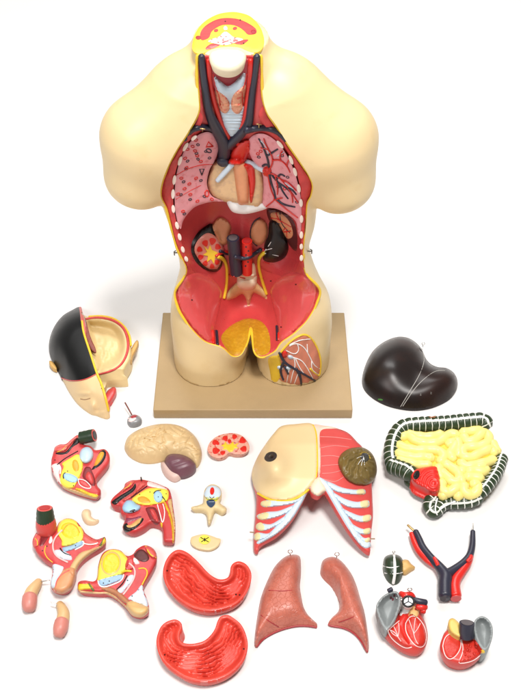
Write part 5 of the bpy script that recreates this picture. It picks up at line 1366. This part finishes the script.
CO = cj([(128, 272), (140, 250), (165, 242), (215, 236), (226, 250), (232, 280), (234, 306), (224, 326), (204, 328), (172, 314), (142, 298)])
CB_ = catmull(np.array(CO), 1.2)
fsolid(CO, lambda u, v, d: hc(u, v), .042, thick=.03, s=1.0, clamp=False).obj('caecum', ART, t)
part(S, t, 'caecum_opening', ellipse(*cj([(148, 268)])[0], 3.0, 4.8, 20), .0008, BLACK, .001, s=1.2, place=at_h(hc, .042))
E_ = ellipse(*cj([(148, 268)])[0], 3.6, 5.4, 20, 14).tolist()
hline(at_h(hc, .042), t, 'caecum_rim', E_ + E_[:1], .0012, ART)
part(S, t, 'peach_knob', ellipse(*cj([(205, 56)])[0], 4, 2.4), lambda u, v, d: .006 * dome(d, 2), PEACH, .01, s=1.2, grow=False)
lines(S, t, 'bottom_ligament', [cj(q) for q in ([(222, 352), (214, 390), (222, 410)], [(286, 362), (250, 378), (232, 392)])], .0016, WHITE)

# ================= forked vessels
chh = K(360, 515, 3.721)
def fork(name, pts, rad, z, m, par):
    P = np.array(chh(pts)); R = np.array(rad)
    Q = catmull(np.concatenate([P, R[:, None]], 1), .8, closed=False)
    W3 = at_z(Q[:, 0], Q[:, 1], z)
    return tube(W3, Q[:, 2], n=16).obj(name, m, par)
t = thing('forked_vessel', 'navy and red forked vessel piece with thin pins at both tips', 'vessel model', spot(chh([(320, 250)])))
NV = mat('vein_navy', (.02, .02, .04))
fork('vein', [(316, 300), (316, 258), (317, 228), (296, 194), (262, 158), (234, 122), (220, 90), (207, 62)], (.0110, .0112, .0112, .0082, .0070, .0066, .0058, .0052), .016, NV, t)
fork('vein', [(318, 226), (350, 204), (385, 178), (408, 150), (418, 112), (420, 62)], (.0098, .0074, .0066, .0062, .0054, .0044), .016, NV, t)
fork('artery', [(356, 300), (352, 268), (358, 240), (380, 208), (402, 178), (414, 152)], (.0098, .0094, .0086, .0074, .0062, .0044), .0135, ART, t)
fork('artery', [(308, 206), (282, 188), (250, 166), (220, 134), (202, 100), (192, 70)], (.0050, .0062, .0062, .0060, .0054, .0046), .012, ART, t)
fork('artery_branch', [(290, 186), (284, 174), (276, 160)], (.0034, .0034, .003), .022, ART, t)
fork('artery_branch', [(400, 172), (410, 162), (414, 152)], (.0030, .0034, .003), .022, ART, t)
for x in (316, 356):
    A = at_z(*chh([(x, 303)])[0], .015); e = tube([A + np.array((0, -.0035, 0)), A + np.array((0, -.0048, 0))], .0088, n=18, caps=False)
    e.obj('cut_end', mat('cut_dark', (.03, .02, .03), rough=.5) if x == 316 else RED, t, crisp=50)
pin(t, 'tip_pin', chh([(206, 64)])[0], chh([(178, 38)])[0], .016, .018, .0022, mat('pin_brass', (.5, .36, .16), metal=.9, rough=.35))
pin(t, 'tip_pin', chh([(420, 64)])[0], chh([(421, 32)])[0], .016, .018, .0013)

# ================= caecum end piece
Q0 = chh([(88, 166), (100, 151), (125, 146), (150, 154), (162, 176), (163, 205), (152, 240), (136, 255), (116, 254), (98, 236), (86, 205)])
t = thing('caecum_end', 'small dark green dome with white cross bands and cream tip', 'intestine piece', spot(Q0))
b, S = base(t, 'green_dome', Q0, lambda u, v, d: .022 * dome(d, 9), GREEN, z0=.004, s=1.3)
for q, r in (([(126, 147), (129, 180), (130, 215), (124, 254)], .0026), ([(87, 190), (110, 197), (135, 194), (163, 186)], .0010), ([(92, 216), (125, 220), (158, 214)], .0009)): line(S, t, 'white_band', chh(q), r, WHITE, off=.0001 if r > .002 else .0006)
fsolid(chh([(152, 172), (176, 166), (190, 181), (205, 195), (190, 206), (168, 219), (152, 208)]), lambda u, v, d: .008 * dome(d, 4), .006, s=1.0).obj('appendix', mat('appendix_tan', (.58, .36, .12), rough=.42), t)
loop_hook(S, t, 'wire_loop', *chh([(124, 148)])[0], r=.0022)

# ================= heart halves
GR = mat('atrium_grey', (.25, .27, .27), rough=.4, var=.1, vscale=60)
HR = mat('heart_red', (.56, .042, .032), rough=.38, var=.08, vscale=50)
CH = mat('chamber_red', (.54, .024, .012), rough=.36, var=.15, vscale=90, bump=.5, bscale=110)
H0 = chh([(90, 432), (108, 405), (140, 372), (160, 330), (190, 305), (232, 318), (246, 345), (236, 378), (246, 410), (252, 452), (242, 494), (212, 518), (166, 508), (124, 480), (98, 456)])
t = thing('heart_half', 'larger heart half with vessels on top beside the lungs', 'heart model', spot(H0), group='two halves of the heart')
b, S = base(t, 'heart_wall', H0, lambda u, v, d: .016 * dome(d, 9), HR, z0=.018, taper=.85, s=1.5)
def cup(S, par, pts, inner, z, depth, rimw=2.2, name='atrium'):
    o2 = chh(pts)
    h = lambda u, v, d: -depth * np.clip((d - rimw) / 5, 0, 1) ** .7 + .001 * dome(d, 1.5)
    q = fsolid(o2, h, z, taper=.75, s=1.2, clamp=False); o = q.obj(name, GR, par, crisp=60); S.add(q)
    return o
A1 = cup(S, t, [(132, 283), (148, 296), (152, 325), (144, 356), (130, 392), (112, 418), (98, 428), (82, 408), (66, 370), (60, 338), (78, 308), (104, 290)], None, .044, .018)
for p in ((128, 300), (122, 314), (115, 308)): part(S, A1, 'vein_opening', ellipse(*chh([p])[0], 1.1, 1.5, 10, 10), .0006, mat('opening_maroon', (.12, .02, .03)), .001, s=1, grow=False)
sheet(S, t, 'ventricle', chh([(104, 428), (124, 410), (144, 396), (152, 420), (168, 460), (188, 490), (166, 494), (136, 474), (112, 450)]), .0016, CH)
sheet(S, t, 'ventricle', chh([(170, 405), (182, 382), (206, 378), (228, 398), (242, 430), (244, 468), (232, 488), (208, 484), (186, 456), (172, 430)]), .0016, CH)
sheet(S, t, 'outflow_tract', chh([(146, 376), (160, 366), (178, 372), (180, 384), (168, 404), (168, 430), (180, 462), (196, 490), (188, 488), (170, 464), (152, 426), (142, 396)]), .0020, ART)
sheet(S, t, 'white_valve', chh([(158, 322), (176, 316), (192, 330), (194, 350), (178, 368), (160, 368), (148, 380), (150, 350)]), .004, WHITE)
sheet(S, t, 'cream_flap', chh([(190, 330), (214, 322), (224, 340), (218, 372), (210, 382), (192, 372), (180, 376), (186, 352)]), .005, mat('flap_peach', (.74, .44, .17), rough=.42, var=.08))
for p in ((206, 336), (207, 350)): part(S, t, 'vein_opening', ellipse(*chh([p])[0], 1.1, 1.3, 10, 10), .0006, RED, .001, s=1, grow=False)
for k, q in enumerate(([(104, 430), (112, 452), (138, 478), (170, 496), (192, 492)], [(170, 404), (170, 432), (184, 460), (208, 488), (234, 492), (246, 466), (244, 428), (228, 396), (206, 376), (184, 380), (170, 404)], [(104, 430), (124, 412), (146, 394)])): line(S, t, 'white_outline', chh(q), .0008, PALE)
lines(S, t, 'valve_cords', [chh(q) for q in ([(112, 428), (130, 436), (140, 452), (152, 470)], [(126, 416), (136, 436), (142, 452)], [(144, 402), (146, 430), (141, 452)], [(112, 428), (122, 445), (140, 452)])], .0007, PALE, n=6)
lines(S, t, 'valve_cords', [chh(q) for q in ([(182, 390), (192, 418), (200, 442)], [(206, 384), (202, 410), (200, 442)], [(224, 404), (214, 425), (200, 442)], [(200, 442), (206, 465), (216, 480)])], .0007, PALE, n=6)
def px3(pts, z): P = np.array(chh(pts)); return at_z(P[:, 0], P[:, 1], np.asarray(z, float))
tube(px3([(152, 292), (168, 300), (188, 298), (200, 308)], [.046, .052, .05, .046]), (.004, .0056, .0056, .004), n=12, step=.003).obj('pulmonary_artery', ART, t)
tube(px3([(200, 316), (222, 322), (244, 326)], [.050, .050, .048]), (.0046, .0052, .0052), n=14, step=.003).obj('pulmonary_vein', VEIN, t)
tube(px3([(214, 340), (230, 344), (242, 342)], [.044, .044, .042]), (.0050, .0058, .0056), n=14, step=.003).obj('pulmonary_artery', ART, t)
tube(px3([(230, 356), (240, 358)], [.04, .04]), (.0040, .0044), n=12).obj('pulmonary_artery', ART, t)
tube(px3([(106, 282), (118, 276)], [.046, .048]), (.0036, .0036), n=12).obj('vein_stub', VEIN, t)
e = ellipse(*chh([(180, 322)])[0], 5.6, 5.2, 0, 20)
q = tube(at_z(e[:, 0], e[:, 1], .058)[list(range(20)) + [0, 1]], .0017, n=8, caps=False); ro = q.obj('valve_ring', BLACK, t)
q = fsolid(ellipse(*chh([(180, 322)])[0], 5.2, 4.8), 0, .0575, thick=.01, clamp=False, s=1.5); q.obj('valve_disc', WHITE, ro)
q = Geo()
for a in (90, 210, 330):
    c = chh([(180, 322)])[0]; tube(at_z(np.array([c[0], c[0] + 4.6 * math.cos(math.radians(a))]), np.array([c[1], c[1] - 4.2 * math.sin(math.radians(a))]), .0582), .0008, n=6, geo=q)
q.obj('valve_seam', VEIN, ro)
line(S, t, 'white_outline', chh([(150, 290), (180, 286), (206, 300), (220, 318)]), .0010, WHITE, off=.012)
B = px3([(183, 290)], [.056])[0]; q = tube([B, B + np.array((0, 0, .006))], .0008, n=8); tt = np.linspace(0, 2 * PI, 15)
tube([B + np.array((.0036 * math.cos(a), 0, .0098 + .0036 * math.sin(a))) for a in tt], .0008, n=6, caps=False, geo=q); q.obj('wire_loop', METAL, t)

H1 = chh([(298, 490), (304, 462), (316, 436), (340, 420), (372, 446), (396, 458), (424, 452), (446, 480), (460, 500), (450, 522), (420, 546), (378, 554), (336, 544), (308, 520)])
t = thing('heart_half', 'smaller opened heart half with dark tube and grey cup at lower right', 'heart model', spot(H1), group='two halves of the heart')
b, S = base(t, 'heart_wall', H1, lambda u, v, d: (.005 * dome(d, 5)), HR, z0=.030, taper=.78, s=1.5)
cup(S, t, [(430, 388), (452, 376), (476, 386), (492, 412), (494, 448), (484, 484), (470, 502), (456, 500), (440, 478), (428, 446), (422, 412)], None, .052, .016)
fsolid(chh([(328, 412), (331, 390), (346, 384), (362, 394), (374, 412), (379, 438), (372, 456), (352, 448), (336, 434)]), lambda u, v, d: .006 * dome(d, 3), .044, thick=.03, s=1.2, clamp=False).obj('yellow_flap', mat('flap_yellow', (.68, .47, .12), rough=.42), t)
sheet(S, t, 'yellow_spot', chh([(448, 500), (462, 504), (464, 514), (450, 514)]), .003, YEL)
sheet(S, t, 'ventricle', chh([(310, 486), (318, 456), (340, 442), (362, 454), (374, 470), (370, 500), (354, 524), (334, 534), (318, 518)]), .0012, CH)
sheet(S, t, 'ventricle', chh([(380, 466), (400, 464), (424, 462), (440, 480), (454, 500), (444, 522), (420, 538), (390, 546), (370, 552), (376, 530), (382, 500)]), .0016, CH)
for q in ([(308, 488), (316, 456), (340, 440), (364, 452), (377, 472), (372, 502), (355, 527), (334, 538), (316, 522), (308, 488)], [(378, 464), (384, 500), (374, 534), (364, 552), (396, 550), (426, 540), (448, 522)]): line(S, t, 'white_outline', chh(q), .0008, PALE)
rg = np.random.default_rng(5)
q = Geo()
for k in range(26):
    x, y = rg.uniform(386, 440), rg.uniform(475, 540)
    if y > 545 - abs(x - 395) * .7: continue
    ellipsoid(on(S.bvh())(np.array([chh([(x, y)])[0][0]]), np.array([chh([(x, y)])[0][1]]), np.array([.0002]))[0], (rg.uniform(.0012, .0024),) * 3, n=8, m=6, geo=q)
o = q.obj('muscle_beads', CH, t)
TQ = px3([(398, 452), (396, 428), (398, 402)], [.044, .054, .064]); q = tube(TQ, (.0118, .0116, .0118), n=24, caps=False); o = q.obj('great_vein', VEIN, t, crisp=50)
ax = TQ[-1] - TQ[-2]; ax /= np.linalg.norm(ax)
tube([TQ[-1] + ax * .0002, TQ[-1] + ax * .0012], .0092, n=20, caps=False).obj('lumen', mat('lumen_grey', (.1, .08, .09)), o, crisp=50)
